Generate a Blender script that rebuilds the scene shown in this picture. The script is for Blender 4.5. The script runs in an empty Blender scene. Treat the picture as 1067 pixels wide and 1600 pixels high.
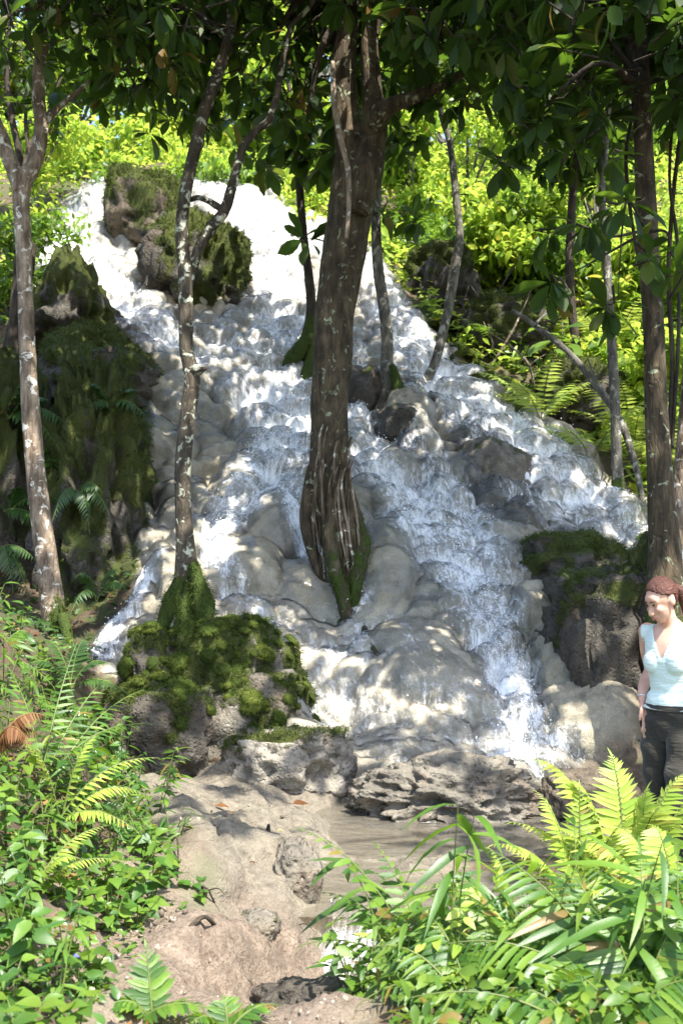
import bpy, bmesh, math, random
import numpy as np
from mathutils import Vector, Matrix
C = bpy.context.scene
COL = C.collection
rng = np.random.default_rng(11)
random.seed(11)
PI = math.pi

# ------------------------------------------------------------------ camera
CAMZ, FPX = 1.70, 1730.0
PITCH = math.radians(2.98)
cam_d = bpy.data.cameras.new('camera')
cam_d.sensor_fit = 'HORIZONTAL'
cam_d.sensor_width = 14.8
cam_d.lens = 14.8 * FPX / 1067.0
cam_d.clip_start, cam_d.clip_end = 0.05, 400
cam_d.dof.use_dof = True
cam_d.dof.focus_distance = 6.6
cam_d.dof.aperture_fstop = 2.6
cam = bpy.data.objects.new('camera', cam_d)
cam.location = (0, 0, CAMZ)
cam.rotation_euler = (PI / 2 + PITCH, 0, 0)
COL.objects.link(cam)
C.camera = cam

# ------------------------------------------------------------------ light
SUN_EL, SUN_AZ = math.radians(60), math.radians(148)     # azimuth clockwise from +Y: behind the camera, to the right
W = bpy.data.worlds.new('World'); C.world = W; W.use_nodes = True
nt = W.node_tree; nt.nodes.clear()
sky = nt.nodes.new('ShaderNodeTexSky'); sky.sky_type = 'NISHITA'; sky.sun_disc = False
sky.sun_elevation, sky.sun_rotation = SUN_EL, SUN_AZ
sky.dust_density = 1.5
bg = nt.nodes.new('ShaderNodeBackground'); bg.inputs[1].default_value = 0.15
wo = nt.nodes.new('ShaderNodeOutputWorld')
nt.links.new(sky.outputs[0], bg.inputs[0]); nt.links.new(bg.outputs[0], wo.inputs[0])
sl = bpy.data.lights.new('sun', 'SUN'); sl.energy = 4.6; sl.angle = math.radians(0.53); sl.color = (1.0, 0.955, 0.88)
sun = bpy.data.objects.new('sun', sl); COL.objects.link(sun)
SDIR = Vector((math.sin(SUN_AZ) * math.cos(SUN_EL), math.cos(SUN_AZ) * math.cos(SUN_EL), math.sin(SUN_EL)))
sun.rotation_euler = SDIR.to_track_quat('Z', 'Y').to_euler()
sun.location = (5, -5, 20)
C.view_settings.view_transform = 'Standard'; C.view_settings.look = 'None'
C.view_settings.exposure = 1.9; C.view_settings.gamma = 1.0
C.view_settings.use_curve_mapping = False
C.render.engine = 'CYCLES'
C.cycles.use_denoising = True
C.cycles.max_bounces = 9; C.cycles.diffuse_bounces = 5; C.cycles.glossy_bounces = 3
C.cycles.transmission_bounces = 6; C.cycles.transparent_max_bounces = 12
C.cycles.sample_clamp_indirect = 6

# ------------------------------------------------------------------ noise
_p = np.random.default_rng(3).permutation(256); _p = np.concatenate([_p, _p, _p])
_g = np.random.default_rng(5).normal(size=(256, 3)); _g /= np.linalg.norm(_g, axis=1)[:, None]
def perlin(P, f=1.0):
    P = np.asarray(P, float) * f
    i = np.floor(P).astype(int); t = P - i; i &= 255
    s = t * t * t * (t * (t * 6 - 15) + 10)
    out = 0
    for a in (0, 1):
        wa = s[..., 0] if a else 1 - s[..., 0]
        for b in (0, 1):
            wb = s[..., 1] if b else 1 - s[..., 1]
            for c in (0, 1):
                wc = s[..., 2] if c else 1 - s[..., 2]
                h = _p[_p[_p[(i[..., 0] + a) & 255] + ((i[..., 1] + b) & 255)] + ((i[..., 2] + c) & 255)]
                g = _g[h]
                out = out + wa * wb * wc * (g[..., 0] * (t[..., 0] - a) + g[..., 1] * (t[..., 1] - b) + g[..., 2] * (t[..., 2] - c))
    return out * 1.5
def fbm(P, f, o=4, gain=.5):
    r, a = 0, 1.0
    for k in range(o):
        r = r + a * perlin(np.asarray(P) + 17.3 * k, f * 2 ** k); a *= gain
    return r
def hash2(ix, iy, k):
    h = (ix * 374761393 + iy * 668265263 + k * 1442695041) & 0x7fffffff
    h = ((h ^ (h >> 13)) * 1274126177) & 0x7fffffff
    return ((h ^ (h >> 16)) & 0xffff) / 65535.0
def domes(u, v, cell, k=0, asym=1.25):
    """rounded pillows, steeper on their downhill side; returns height (cell units) and a cell random"""
    u = u / cell; v = v / cell
    iu, iv = np.floor(u).astype(np.int64), np.floor(v).astype(np.int64)
    best = np.zeros_like(u); rnd = np.zeros_like(u)
    for a in (-1, 0, 1):
        for b in (-1, 0, 1):
            cu, cv = iu + a, iv + b
            pu = cu + .15 + .7 * hash2(cu, cv, k + 1); pv = cv + .15 + .7 * hash2(cu, cv, k + 2)
            r = .46 + .30 * hash2(cu, cv, k + 3)
            du = (u - pu) / (r * 1.08); dv = v - pv
            dv = np.where(dv > 0, dv / (r * .80), dv / (r * asym))
            q = 1 - du * du - dv * dv
            h = np.sqrt(np.clip(q, 0, 1)) * r
            m = h > best
            best = np.where(m, h, best); rnd = np.where(m, hash2(cu, cv, k + 4), rnd)
    return best, rnd
def smooth(a, b, x):
    t = np.clip((x - a) / (b - a), 0, 1); return t * t * (3 - 2 * t)

# ------------------------------------------------------------------ laying out from measured image points: each gets its own world position
_f = np.array([0, math.cos(PITCH), math.sin(PITCH)]); _u = np.array([0, -math.sin(PITCH), math.cos(PITCH)])
def ray(px, py):
    d = _f + (px - 533.5) / FPX * np.array([1, 0, 0]) + (800 - py) / FPX * _u
    return d / d[1]
def P(px, py, Y): return np.array([0, 0, CAMZ]) + ray(px, py) * Y

CTRL = [(160,285,20.3),(330,285,20.8),(430,315,20),(560,385,18.2),(100,370,18.5),(60,400,18),(130,440,16.8),(240,480,15.9),(280,540,14.8),(400,400,18),
 (430,480,16.2),(430,560,14.9),(350,640,13.7),(250,660,13.2),(430,700,13),(350,760,12.3),(230,760,12.2),(240,850,11.2),(400,800,11.9),
 (450,850,11.4),(400,900,10.9),(350,965,10.15),(520,965,10.5),(470,1010,9.9),(420,1005,9.75),(560,1050,9.5),(640,1100,9.2),(500,1150,8.75),
 (620,1180,8.6),(560,1205,8.4),(640,1212,8.3),(620,560,15),(680,620,14),(750,600,14.6),(760,700,13),(850,680,13.4),(900,700,13.2),(850,780,12.2),
 (1000,790,12.3),(980,860,11.5),(700,800,11.8),(640,750,12.3),(600,700,12.9),(650,850,11.2),(720,900,10.8),(600,900,10.9),(640,970,10.3),
 (700,1030,9.8),(780,960,10.4),(800,1050,9.7),(780,1150,9.0),(820,1190,8.75),(880,1180,8.8),(960,1180,8.8),(560,480,16.3),(600,430,17.2),
 (300,1240,8.1),(400,1300,6.75),(400,1400,5.5),(330,1500,4.65),(280,1560,4.3),(400,1590,4.2),
 (150,1250,6.0),(50,1100,6.5),(0,1020,6.0),(100,1400,4.6),(50,1500,3.9),(0,1300,4.5),(90,1010,8.6),(180,1130,8.4),(150,1030,9.5),(230,920,10.4),
 (120,950,10.6),(150,620,13.2),(70,620,13.4),(0,520,15),(200,560,14.3),
 (1000,1380,6),(1067,1400,5.9),(900,1300,7.2),(700,1350,6.3),(800,1590,4.0),(1067,1590,4.0),(600,1590,4.0),
 (1010,765,13),(1062,850,11),(930,900,11.0),(985,1120,9.1),(1067,1060,9.6),(650,405,19),(800,520,17),(900,560,16),(800,310,22),(1067,560,15.5),(1067,720,13.2),(950,680,14.2)]
def _xyz(c): return P(*c)
_cp = [_xyz(c) for c in CTRL]
_cp += [np.array(q, float) for q in [(.0,9,-.02+.2),(-8,15,5.2),(-9,20,8.5),(-6,10,2.4),(-6,5,1.6),(-6,0,1.2),(0,-6,0),(5,-5,.2),(-5,-5,1),(6,3,.3),(6,7,.5),(8,10,2.2),
   (9,15,5.5),(-2,24,10.6),(-10,32,14.5),(0,34,13.5),(9,32,15.5),(6,26,12.0),(-8,26,11.5),(3,0,0),(0,1,0),(-2.5,2,.5),
   (.3,7.6,-.06),(.9,7.6,-.08),(1.5,7.7,-.08),(.5,7.1,-.05),(1.4,7.1,-.06),(2.0,8.1,-.06),(.12,6.4,-.02),(-.05,5.7,-.02),(.9,6.6,-.02),
   (-.06,5.2,-.30),(.15,5.1,-.3),(.2,4.5,-.32),(.5,4.8,-.3)]]
_cp = np.array(_cp)
def _tps():
    X = _cp[:, :2]; n = len(X)
    d = np.linalg.norm(X[:, None] - X[None], axis=2)
    K = np.where(d > 0, d * d * np.log(np.maximum(d, 1e-9)), 0) + np.eye(n) * .02
    Q = np.c_[np.ones(n), X]
    A = np.block([[K, Q], [Q.T, np.zeros((3, 3))]])
    return np.linalg.solve(A, np.r_[_cp[:, 2], 0, 0, 0])
_w = _tps()
def base_z(x, y):
    x = np.asarray(x, float); y = np.asarray(y, float); sh = x.shape
    x = x.ravel(); y = y.ravel()
    xc = np.clip(x, -12, 11); yc = np.clip(y, -7, 36)
    z = np.full(x.shape, _w[-3]) + _w[-2] * xc + _w[-1] * yc
    for (a, b, _), w in zip(_cp, _w[:-3]):
        r2 = (xc - a) ** 2 + (yc - b) ** 2 + 1e-12
        z += w * .5 * r2 * np.log(r2)
    z += .12 * np.clip(np.abs(x) - 11.5, 0, 60) * (y > 5) + .25 * np.clip(y - 36, 0, 60)
    return z.reshape(sh)
_ys = np.arange(2.5, 40, .03)
def G(px, py, dz=0.0):
    d = ray(px, py)
    zs = base_z(d[0] * _ys, _ys); zr = CAMZ + d[2] * _ys
    k = np.argmax(zr < zs)
    if zr[k] >= zs[k]: k = len(_ys) - 1
    Y = _ys[k]
    return np.array([d[0] * Y, Y, zs[k] + dz])
def gz(x, y): return float(base_z(np.array([x]), np.array([y]))[0])
def poly_px(pts): return np.array([G(*p)[:2] for p in pts])
def seg_dist(x, y, pl):
    """distance to a polyline, signed side, running length and interpolation index"""
    best = np.full(x.shape, 1e9); side = np.zeros(x.shape); run = np.zeros(x.shape); idx = np.zeros(x.shape); L = 0
    for k in range(len(pl) - 1):
        a, b = pl[k], pl[k + 1]; e = b - a; l = np.hypot(*e) + 1e-9
        t0 = ((x - a[0]) * e[0] + (y - a[1]) * e[1]) / l ** 2; t = np.clip(t0, 0, 1)
        dx, dy = x - a[0] - t * e[0], y - a[1] - t * e[1]
        d = np.hypot(dx, dy); m = d < best
        best = np.where(m, d, best); side = np.where(m, (e[0] * (y - a[1]) - e[1] * (x - a[0])) / l, side)
        run = np.where(m, L + np.clip(t0, 0 if k else -9, 9 if k == len(pl) - 2 else 1) * l, run); idx = np.where(m, k + t, idx); L += l
    return best, side, run, idx
def inside(x, y, pl):
    r = np.zeros(x.shape, bool); n = len(pl)
    for k in range(n):
        (x0, y0), (x1, y1) = pl[k], pl[(k + 1) % n]
        c = ((y0 > y) != (y1 > y)) & (x < (x1 - x0) * (y - y0) / (y1 - y0 + 1e-12) + x0)
        r ^= c
    return r
def poly_mask(x, y, pl, soft):
    d = seg_dist(x, y, np.vstack([pl, pl[:1]]))[0]
    return smooth(-soft, soft, np.where(inside(x, y, pl), d, -d))

# ------------------------------------------------------------------ mesh and object helpers
def mesh_np(name, V, F, mat=None, smooth_=True, attrs=None, uv=None):
    me = bpy.data.meshes.new(name)
    V = np.asarray(V, np.float32); Fs = F if isinstance(F, list) else [F]
    Fs = [np.asarray(f, np.int32) for f in Fs if len(f)]
    me.vertices.add(len(V)); me.vertices.foreach_set('co', V.ravel())
    nl = sum(f.size for f in Fs); npoly = sum(len(f) for f in Fs)
    me.loops.add(nl); me.loops.foreach_set('vertex_index', np.concatenate([f.ravel() for f in Fs]))
    me.polygons.add(npoly)
    tot = np.concatenate([np.full(len(f), f.shape[1]) for f in Fs])
    me.polygons.foreach_set('loop_start', np.r_[0, np.cumsum(tot)[:-1]].astype(np.int32))
    me.polygons.foreach_set('use_smooth', np.full(npoly, bool(smooth_)))
    for k, a in (attrs or {}).items():
        at = me.attributes.new(k, 'FLOAT', 'POINT'); at.data.foreach_set('value', np.asarray(a, np.float32).ravel())
    me.update(calc_edges=True); me.validate()
    if mat: me.materials.append(mat)
    return me
def link(name, me, parent=None, loc=None):
    o = bpy.data.objects.new(name, me); COL.objects.link(o)
    if parent: o.parent = parent
    if loc is not None: o.location = [float(c) for c in loc]
    return o
def tag(o, label=None, cat=None, group=None, kind=None):
    if label: o['label'] = label
    if cat: o['category'] = cat
    if group: o['group'] = group
    if kind: o['kind'] = kind
    return o
def thing(name, label, cat, loc, group=None):
    return tag(link(name, None, None, loc), label, cat, group)
def part(name, V, F, mat, parent, org=None, **k):
    """one mesh under its thing; V in world space, org the thing's location"""
    V = np.asarray(V, float)
    if org is None: org = np.array(parent.location)
    return link(name, mesh_np(name, V - org, F, mat, **k), parent)
def grid_faces(nu, nv, wrap=False):
    i = np.arange(nv - 1)[:, None] * nu; j = np.arange(nu if wrap else nu - 1)[None]
    j2 = (j + 1) % nu
    return np.stack([i + j, i + j2, i + nu + j2, i + nu + j], -1).reshape(-1, 4)
def spline(pts, n):
    pts = np.asarray(pts, float); m = len(pts)
    t = np.linspace(0, m - 1 - 1e-6, n); k = t.astype(int); f = (t - k)[:, None]
    g = lambda i: pts[np.clip(i, 0, m - 1)]
    p0, p1, p2, p3 = g(k - 1), g(k), g(k + 1), g(k + 2)
    return .5 * (2 * p1 + (p2 - p0) * f + (2 * p0 - 5 * p1 + 4 * p2 - p3) * f ** 2 + (3 * p1 - p0 - 3 * p2 + p3) * f ** 3)
def tube(pts, rad, ns=10, n=None, wob=0.0, fw=4.0, cap=True):
    """a tapered limb along a smooth path"""
    pr = np.c_[np.asarray(pts, float), np.asarray(rad, float)]
    n = n or max(4, 4 * len(pr)); pr = spline(pr, n)
    c, r = pr[:, :3], np.maximum(pr[:, 3], 1e-4)
    T = np.gradient(c, axis=0); T /= np.linalg.norm(T, axis=1)[:, None] + 1e-12
    up = np.array([0, 1., 0]) if abs(T[:, 1]).mean() < .8 else np.array([1., 0, 0])
    A = np.cross(T, up); A /= np.linalg.norm(A, axis=1)[:, None]; B = np.cross(T, A)
    th = np.linspace(0, 2 * PI, ns, endpoint=False)
    dirs = np.cos(th)[None, :, None] * A[:, None] + np.sin(th)[None, :, None] * B[:, None]
    V = c[:, None] + dirs * r[:, None, None]
    if wob: V = V + dirs * (r[:, None, None] * wob * fbm(V * np.array([1, 1, .35]), fw / max(r.max() * 8, .05), 3)[..., None])
    V = V.reshape(-1, 3); F = [grid_faces(ns, n, True)]
    if cap:
        F.append(np.arange(ns)[::-1][None]); F.append(((n - 1) * ns + np.arange(ns))[None])
    return V, F
def merge(parts):
    Vs, by, o = [], {}, 0
    for V, F in parts:
        Vs.append(V)
        for f in (F if isinstance(F, list) else [F]):
            f = np.asarray(f)
            if len(f): by.setdefault(f.shape[1], []).append(f + o)
        o += len(V)
    return np.vstack(Vs), [np.vstack(v) for v in by.values()]

# ------------------------------------------------------------------ materials
class N:
    def __init__(s, name):
        s.m = bpy.data.materials.new(name); s.m.use_nodes = True; s.t = s.m.node_tree; s.t.nodes.clear()
        s.out = s.n('OutputMaterial')
    def n(s, k, **kw):
        q = s.t.nodes.new('ShaderNode' + k)
        for a, b in kw.items(): setattr(q, a, b)
        return q
    def set(s, sock, v):
        if isinstance(v, bpy.types.NodeSocket): s.t.links.new(v, sock)
        elif hasattr(sock, 'default_value'):
            sock.default_value = (*v, 1) if isinstance(v, tuple) and len(v) == 3 and sock.type == 'RGBA' else v
    def coord(s, which='Object', scale=(1, 1, 1)):
        t = s.n('TexCoord'); m = s.n('Mapping'); s.set(m.inputs[0], t.outputs[which]); m.inputs[3].default_value = scale; return m.outputs[0]
    def noise(s, co, scale, detail=4, rough=.55, dist=0):
        q = s.n('TexNoise'); s.set(q.inputs['Vector'], co); q.inputs['Scale'].default_value = scale
        q.inputs['Detail'].default_value = detail; q.inputs['Roughness'].default_value = rough; q.inputs['Distortion'].default_value = dist
        return q.outputs[0]
    def vor(s, co, scale, feature='F1', rand=1):
        q = s.n('TexVoronoi', feature=feature); s.set(q.inputs['Vector'], co); q.inputs['Scale'].default_value = scale; return q
    def ramp(s, f, stops):
        q = s.n('ValToRGB'); s.set(q.inputs[0], f); e = q.color_ramp.elements
        while len(e) < len(stops): e.new(.5)
        for x, (p, c) in zip(e, stops):
            x.position = p; x.color = (c, c, c, 1) if isinstance(c, (int, float)) else (*c, 1)
        return q.outputs[0]
    def math(s, op, a, b=0.0, clamp=False):
        q = s.n('Math', operation=op, use_clamp=clamp); s.set(q.inputs[0], a); s.set(q.inputs[1], b); return q.outputs[0]
    def mix(s, f, a, b):
        q = s.n('Mix', data_type='RGBA'); s.set(q.inputs[0], f); s.set(q.inputs[6], a); s.set(q.inputs[7], b); return q.outputs[2]
    def attr(s, name): return s.n('Attribute', attribute_name=name).outputs['Fac']
    def bump(s, h, strength=.5, dist=.02, nrm=None):
        q = s.n('Bump'); s.set(q.inputs['Height'], h); q.inputs['Strength'].default_value = strength; q.inputs['Distance'].default_value = dist
        if nrm: s.set(q.inputs['Normal'], nrm)
        return q.outputs[0]
    def bsdf(s, col, rough=.6, spec=.4, nrm=None, **k):
        q = s.n('BsdfPrincipled'); s.set(q.inputs['Base Color'], col); s.set(q.inputs['Roughness'], rough); s.set(q.inputs['Specular IOR Level'], spec)
        if nrm: s.set(q.inputs['Normal'], nrm)
        for a, b in k.items(): s.set(q.inputs[a], b)
        return q.outputs[0]
    def mixs(s, f, a, b):
        q = s.n('MixShader'); s.set(q.inputs[0], f); s.set(q.inputs[1], a); s.set(q.inputs[2], b); return q.outputs[0]
    def done(s, sh): s.t.links.new(sh, s.out.inputs[0]); return s.m
    def rnd(s):
        a = s.n('ObjectInfo').outputs['Random']; b = s.n('NewGeometry').outputs['Random Per Island']
        return s.math('FRACT', s.math('ADD', a, b))

def leaf_mat(name, stops, tcol, trans=.35, rough=.42, vein=0):
    n = N(name); r = n.rnd()
    col = n.ramp(r, [(p_ * .95, c_) for p_, c_ in stops] + [(.975, stops[-1][1]), (.98, (.22, .15, .03)), (1.0, (.16, .08, .025))])
    co = n.coord('Object', (1, 1, 1))
    nz = n.noise(co, 9, 3)
    col = n.mix(n.math('MULTIPLY', nz, .45), col, stops[0][1])
    b = n.bump(n.noise(co, 45, 2), .25, .004)
    p = n.bsdf(col, rough, .45 if rough < .48 else .18, b)
    t = n.n('BsdfTranslucent'); n.set(t.inputs[0], n.mix(.6, col, tcol))
    return n.done(n.mixs(trans, p, t.outputs[0]))
def bark_mat(name, dark, light, lichen=None, lich_amt=.6, moss_col=(.05, .075, .012), zs=.25, sc=18):
    n = N(name); co = n.coord('Object', (1, 1, zs)); cr = n.coord('Object')
    a = n.noise(co, sc, 6, .65); b = n.noise(cr, 5, 3)
    v = n.vor(co, sc * 1.3, 'DISTANCE_TO_EDGE').outputs[0]
    col = n.mix(n.ramp(a, [(.35, 0.0), (.68, 1.0)]), dark, light)
    col = n.mix(n.ramp(b, [(.42, 0.0), (.62, .55)]), col, tuple(c * .55 for c in dark))
    h = n.math('ADD', n.math('MULTIPLY', a, .8), n.math('MULTIPLY', n.ramp(v, [(0, 0.0), (.12, 1.0)]), .35))
    if lichen:
        l = n.noise(cr, 11, 5, .6, .6); m = n.ramp(l, [(lich_amt - .03, 0.0), (lich_amt + .02, 1.0)])
        col = n.mix(m, col, lichen); h = n.math('ADD', h, n.math('MULTIPLY', m, .3))
    ms = n.math('MULTIPLY', n.attr('moss'), 1.0)
    mm = n.ramp(n.math('ADD', ms, n.math('MULTIPLY', n.math('SUBTRACT', n.noise(cr, 9, 5, .7), .5), 1.3)), [(.45, 0.0), (.62, 1.0)])
    fz = n.noise(cr, 90, 2)
    col = n.mix(mm, col, n.mix(n.math('MULTIPLY', fz, n.math('ADD', .3, b)), tuple(c * .3 for c in moss_col), tuple(c * 1.5 for c in moss_col)))
    h = n.math('ADD', h, n.math('MULTIPLY', mm, n.math('ADD', .4, fz)))
    return n.done(n.bsdf(col, .85, .2, n.bump(h, .8, .02)))

def moss_color(n, cr):
    a = n.noise(cr, 7, 4, .6); f = n.noise(cr, 110, 2, .6)
    c = n.mix(n.ramp(a, [(.35, 0.0), (.65, 1.0)]), (.022, .032, .006), (.062, .082, .012))
    return n.mix(n.ramp(f, [(.3, 0.0), (.7, .8)]), c, (.10, .115, .02)), f

def rock_mat():
    """shared by bare rock ground of the falls: grey-tan travertine, stained, wet"""
    n = N('travertine'); cr = n.coord('Object')
    big = n.noise(cr, 1.3, 4, .6); mid = n.noise(cr, 7, 5, .65); fine = n.noise(cr, 60, 4, .7)
    col = n.mix(n.ramp(mid, [(.3, 0.0), (.7, 1.0)]), (.265, .23, .162), (.53, .465, .335))
    col = n.mix(n.ramp(big, [(.46, 0.0), (.66, .5)]), col, (.22, .195, .15))
    col = n.mix(n.ramp(n.noise(cr, 3.1, 5, .7, .8), [(.58, 0.0), (.70, .45)]), col, (.32, .235, .14))
    col = n.mix(n.math('MULTIPLY', n.attr('pale'), n.ramp(fine, [(.3, .2), (.65, .8)])), col, (.58, .51, .38))
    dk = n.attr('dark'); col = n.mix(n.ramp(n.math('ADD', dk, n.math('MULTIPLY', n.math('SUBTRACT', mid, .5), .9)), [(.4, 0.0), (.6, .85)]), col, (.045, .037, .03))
    sp = n.noise(cr, 95, 3, .7); col = n.mix(n.ramp(sp, [(.45, .0), (.64, .40)]), col, (.15, .132, .095))
    col = n.mix(n.ramp(n.noise(cr, 2.2, 6, .75, .6), [(.54, 0.0), (.68, .5)]), col, (.16, .155, .095))
    dmp = n.attr('damp')
    col = n.mix(n.math('MULTIPLY', dmp, n.ramp(n.noise(cr, 3.5, 6, .7), [(.25, .55), (.65, 1.0)])), col, n.mix(n.ramp(n.noise(cr, 22, 6, .75), [(.35, 0.0), (.65, 1.0)]), (.075, .062, .046), (.21, .18, .135)))
    soil = n.attr('soil')
    litter = n.vor(cr, 38).outputs[1]
    sc = n.mix(n.ramp(n.noise(cr, 10, 6, .7), [(.3, 0.0), (.7, 1.0)]), (.10, .075, .054), (.27, .21, .155))
    sc = n.mix(n.ramp(n.noise(cr, 55, 5, .8), [(.48, 0.0), (.62, .7)]), sc, (.07, .042, .026))
    col = n.mix(soil, col, sc)
    fl = n.attr('forest')
    fc = n.mix(n.ramp(n.noise(cr, 16, 6, .75), [(.35, 0.0), (.7, 1.0)]), (.035, .024, .013), (.13, .085, .045))
    fc = n.mix(n.ramp(n.noise(cr, 2.5, 5, .7), [(.47, 0.0), (.6, .85)]), fc, (.045, .06, .014))
    col = n.mix(fl, col, fc)
    mc, mf = moss_color(n, cr)
    mm = n.ramp(n.math('ADD', n.attr('moss'), n.math('MULTIPLY', n.math('SUBTRACT', n.noise(cr, 6, 5, .7), .5), .9)), [(.42, 0.0), (.58, 1.0)])
    col = n.mix(mm, col, mc)
    rough = n.math('ADD', n.math('MULTIPLY', n.math('MAXIMUM', mm, n.math('MAXIMUM', soil, fl)), .5), n.ramp(n.noise(cr, 4, 4), [(.35, .22), (.7, .5)]), True)
    h = n.math('ADD', n.math('MULTIPLY', mid, .55), n.math('ADD', n.math('MULTIPLY', fine, .6), n.math('MULTIPLY', mm, n.math('ADD', .5, mf))))
    return n.done(n.bsdf(col, rough, .45, n.bump(h, .95, .045)))
MOSS_UP = {}
def boulder_mat(name, c1, c2, c3, moss=.5, wet=.5):
    """dark craggy tufa; moss grows by the mesh's own moss map"""
    n = N(name); cr = n.coord('Object'); mid = n.noise(cr, 6, 6, .7); fine = n.noise(cr, 40, 4, .7)
    col = n.mix(n.ramp(mid, [(.32, 0.0), (.66, 1.0)]), c1, c2)
    col = n.mix(n.ramp(n.noise(cr, 2.6, 5, .7), [(.5, 0.0), (.66, .8)]), col, c3)
    pits = n.ramp(n.vor(cr, 26).outputs[0], [(.15, 1.0), (.4, 0.0)])
    mc, mf = moss_color(n, cr)
    mm = n.ramp(n.math('ADD', n.attr('moss'), n.math('MULTIPLY', n.math('SUBTRACT', n.noise(cr, 8, 5, .75), .5), 1.0)), [(.45, 0.0), (.6, 1.0)])
    col = n.mix(mm, col, mc)
    h = n.math('ADD', n.math('MULTIPLY', mid, .8), n.math('ADD', n.math('MULTIPLY', fine, .5), n.math('SUBTRACT', n.math('MULTIPLY', mm, n.math('ADD', .5, mf)), n.math('MULTIPLY', pits, .22))))
    rough = n.math('ADD', n.math('MULTIPLY', mm, .5), 1 - wet * .95 + .0, True)
    return n.done(n.bsdf(col, rough, .4, n.bump(h, .9, .05)))
# ------------------------------------------------------------------ terrain of the falls (dense sheet) and the wide ground
M_ROCK = rock_mat()
FALLS = poly_px([(60,405),(110,330),(160,288),(330,288),(430,300),(560,378),(600,425),(680,520),(760,600),(850,660),(930,715),(1015,785),(1035,860),(1010,1000),
                 (995,1165),(860,1212),(560,1218),(480,1222),(300,1150),(200,1080),(145,1045),(228,905),(215,760),(205,600),(150,560),(60,470)])
APRON = poly_px([(330,955),(450,985),(560,960),(640,990),(720,1050),(770,1100),(790,1180),(600,1212),(520,1190),(470,1120),(430,1020)])
LEDGE = poly_px([(200,1222),(300,1215),(560,1218),(860,1215),(1000,1240),(1000,1330),(760,1350),(600,1400),(545,1460),(560,1590),(500,1700),(150,1640),(190,1560),(300,1440),(270,1330)])
SOIL = poly_px([(300,1450),(360,1430),(470,1460),(500,1500),(570,1590),(500,1700),(100,1640),(150,1540),(60,1500),(100,1360),(250,1350),(270,1420)])
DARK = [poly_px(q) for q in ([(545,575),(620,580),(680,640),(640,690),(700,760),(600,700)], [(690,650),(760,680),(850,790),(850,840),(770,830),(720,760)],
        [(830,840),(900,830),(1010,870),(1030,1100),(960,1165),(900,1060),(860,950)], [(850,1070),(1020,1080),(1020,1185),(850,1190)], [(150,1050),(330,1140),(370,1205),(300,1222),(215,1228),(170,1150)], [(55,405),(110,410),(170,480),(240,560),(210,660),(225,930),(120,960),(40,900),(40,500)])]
MOSSY = [poly_px(q) for q in ([(640,470),(690,510),(745,570),(800,625),(790,600),(740,545),(690,480)], [(100,540),(235,560),(225,900),(110,960),(60,640)])]
BUMPS = [  # measured domes: image x, y, half width, half height, bulge in metres
 (430,838,50,42,.27),(390,905,60,38,.26),(480,930,66,34,.2),(520,958,55,20,.10),(365,845,40,34,.12),(604,905,52,62,.30),(590,950,60,36,.12),(650,1012,72,28,.13),(690,1068,84,40,.15),(735,1105,50,30,.12),
 (836,972,42,34,.26),(872,1045,40,50,.2),(930,1130,85,52,.2),(905,990,50,40,.14),(370,770,46,36,.16),(640,655,40,34,.22),(800,900,56,34,.16),
 (340,1265,110,26,.07),(390,1345,70,40,.06),(310,1375,56,40,.08)]
DRY = poly_px([(200,1222),(330,1215),(545,1228),(505,1290),(490,1340),(474,1430),(478,1500),(100,1640),(270,1330)])
NEARBANK = np.array([(.42, 5.2), (1.0, 6.0), (2.5, 6.3), (4.2, 6.3), (4.2, 2.8), (.42, 2.8)])
def axis(a, b, d0, d1, c): # spacing d0 below c, d1 above
    v = [a]
    while v[-1] < b: v.append(v[-1] + (d0 if v[-1] < c else d1))
    return np.array(v)
X0, X1, Y0, Y1 = -5.6, 5.0, 3.4, 23.0
xs = np.arange(X0, X1, .022); ys = axis(Y0, Y1, .0195, .036, 13.2)
GX, GY = np.meshgrid(xs, ys); gx, gy = GX.ravel(), GY.ravel()
def masks(x, y):
    m = {}
    wx = x + .12 * perlin(np.c_[x, y, x * 0], 1.7); wy = y + .16 * perlin(np.c_[x, y, x * 0 + 9], 1.7)
    m['falls'] = poly_mask(wx, wy, FALLS, .16)
    m['apron'] = poly_mask(wx, wy, APRON, .18)
    m['ledge'] = poly_mask(wx, wy, LEDGE, .12)
    m['soil'] = poly_mask(wx, wy, SOIL, .12)
    d = np.zeros(x.shape)
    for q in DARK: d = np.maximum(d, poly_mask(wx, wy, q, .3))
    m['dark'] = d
    d = np.zeros(x.shape)
    for q in MOSSY: d = np.maximum(d, poly_mask(wx, wy, q, .22))
    m['moss'] = d
    return m
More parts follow.
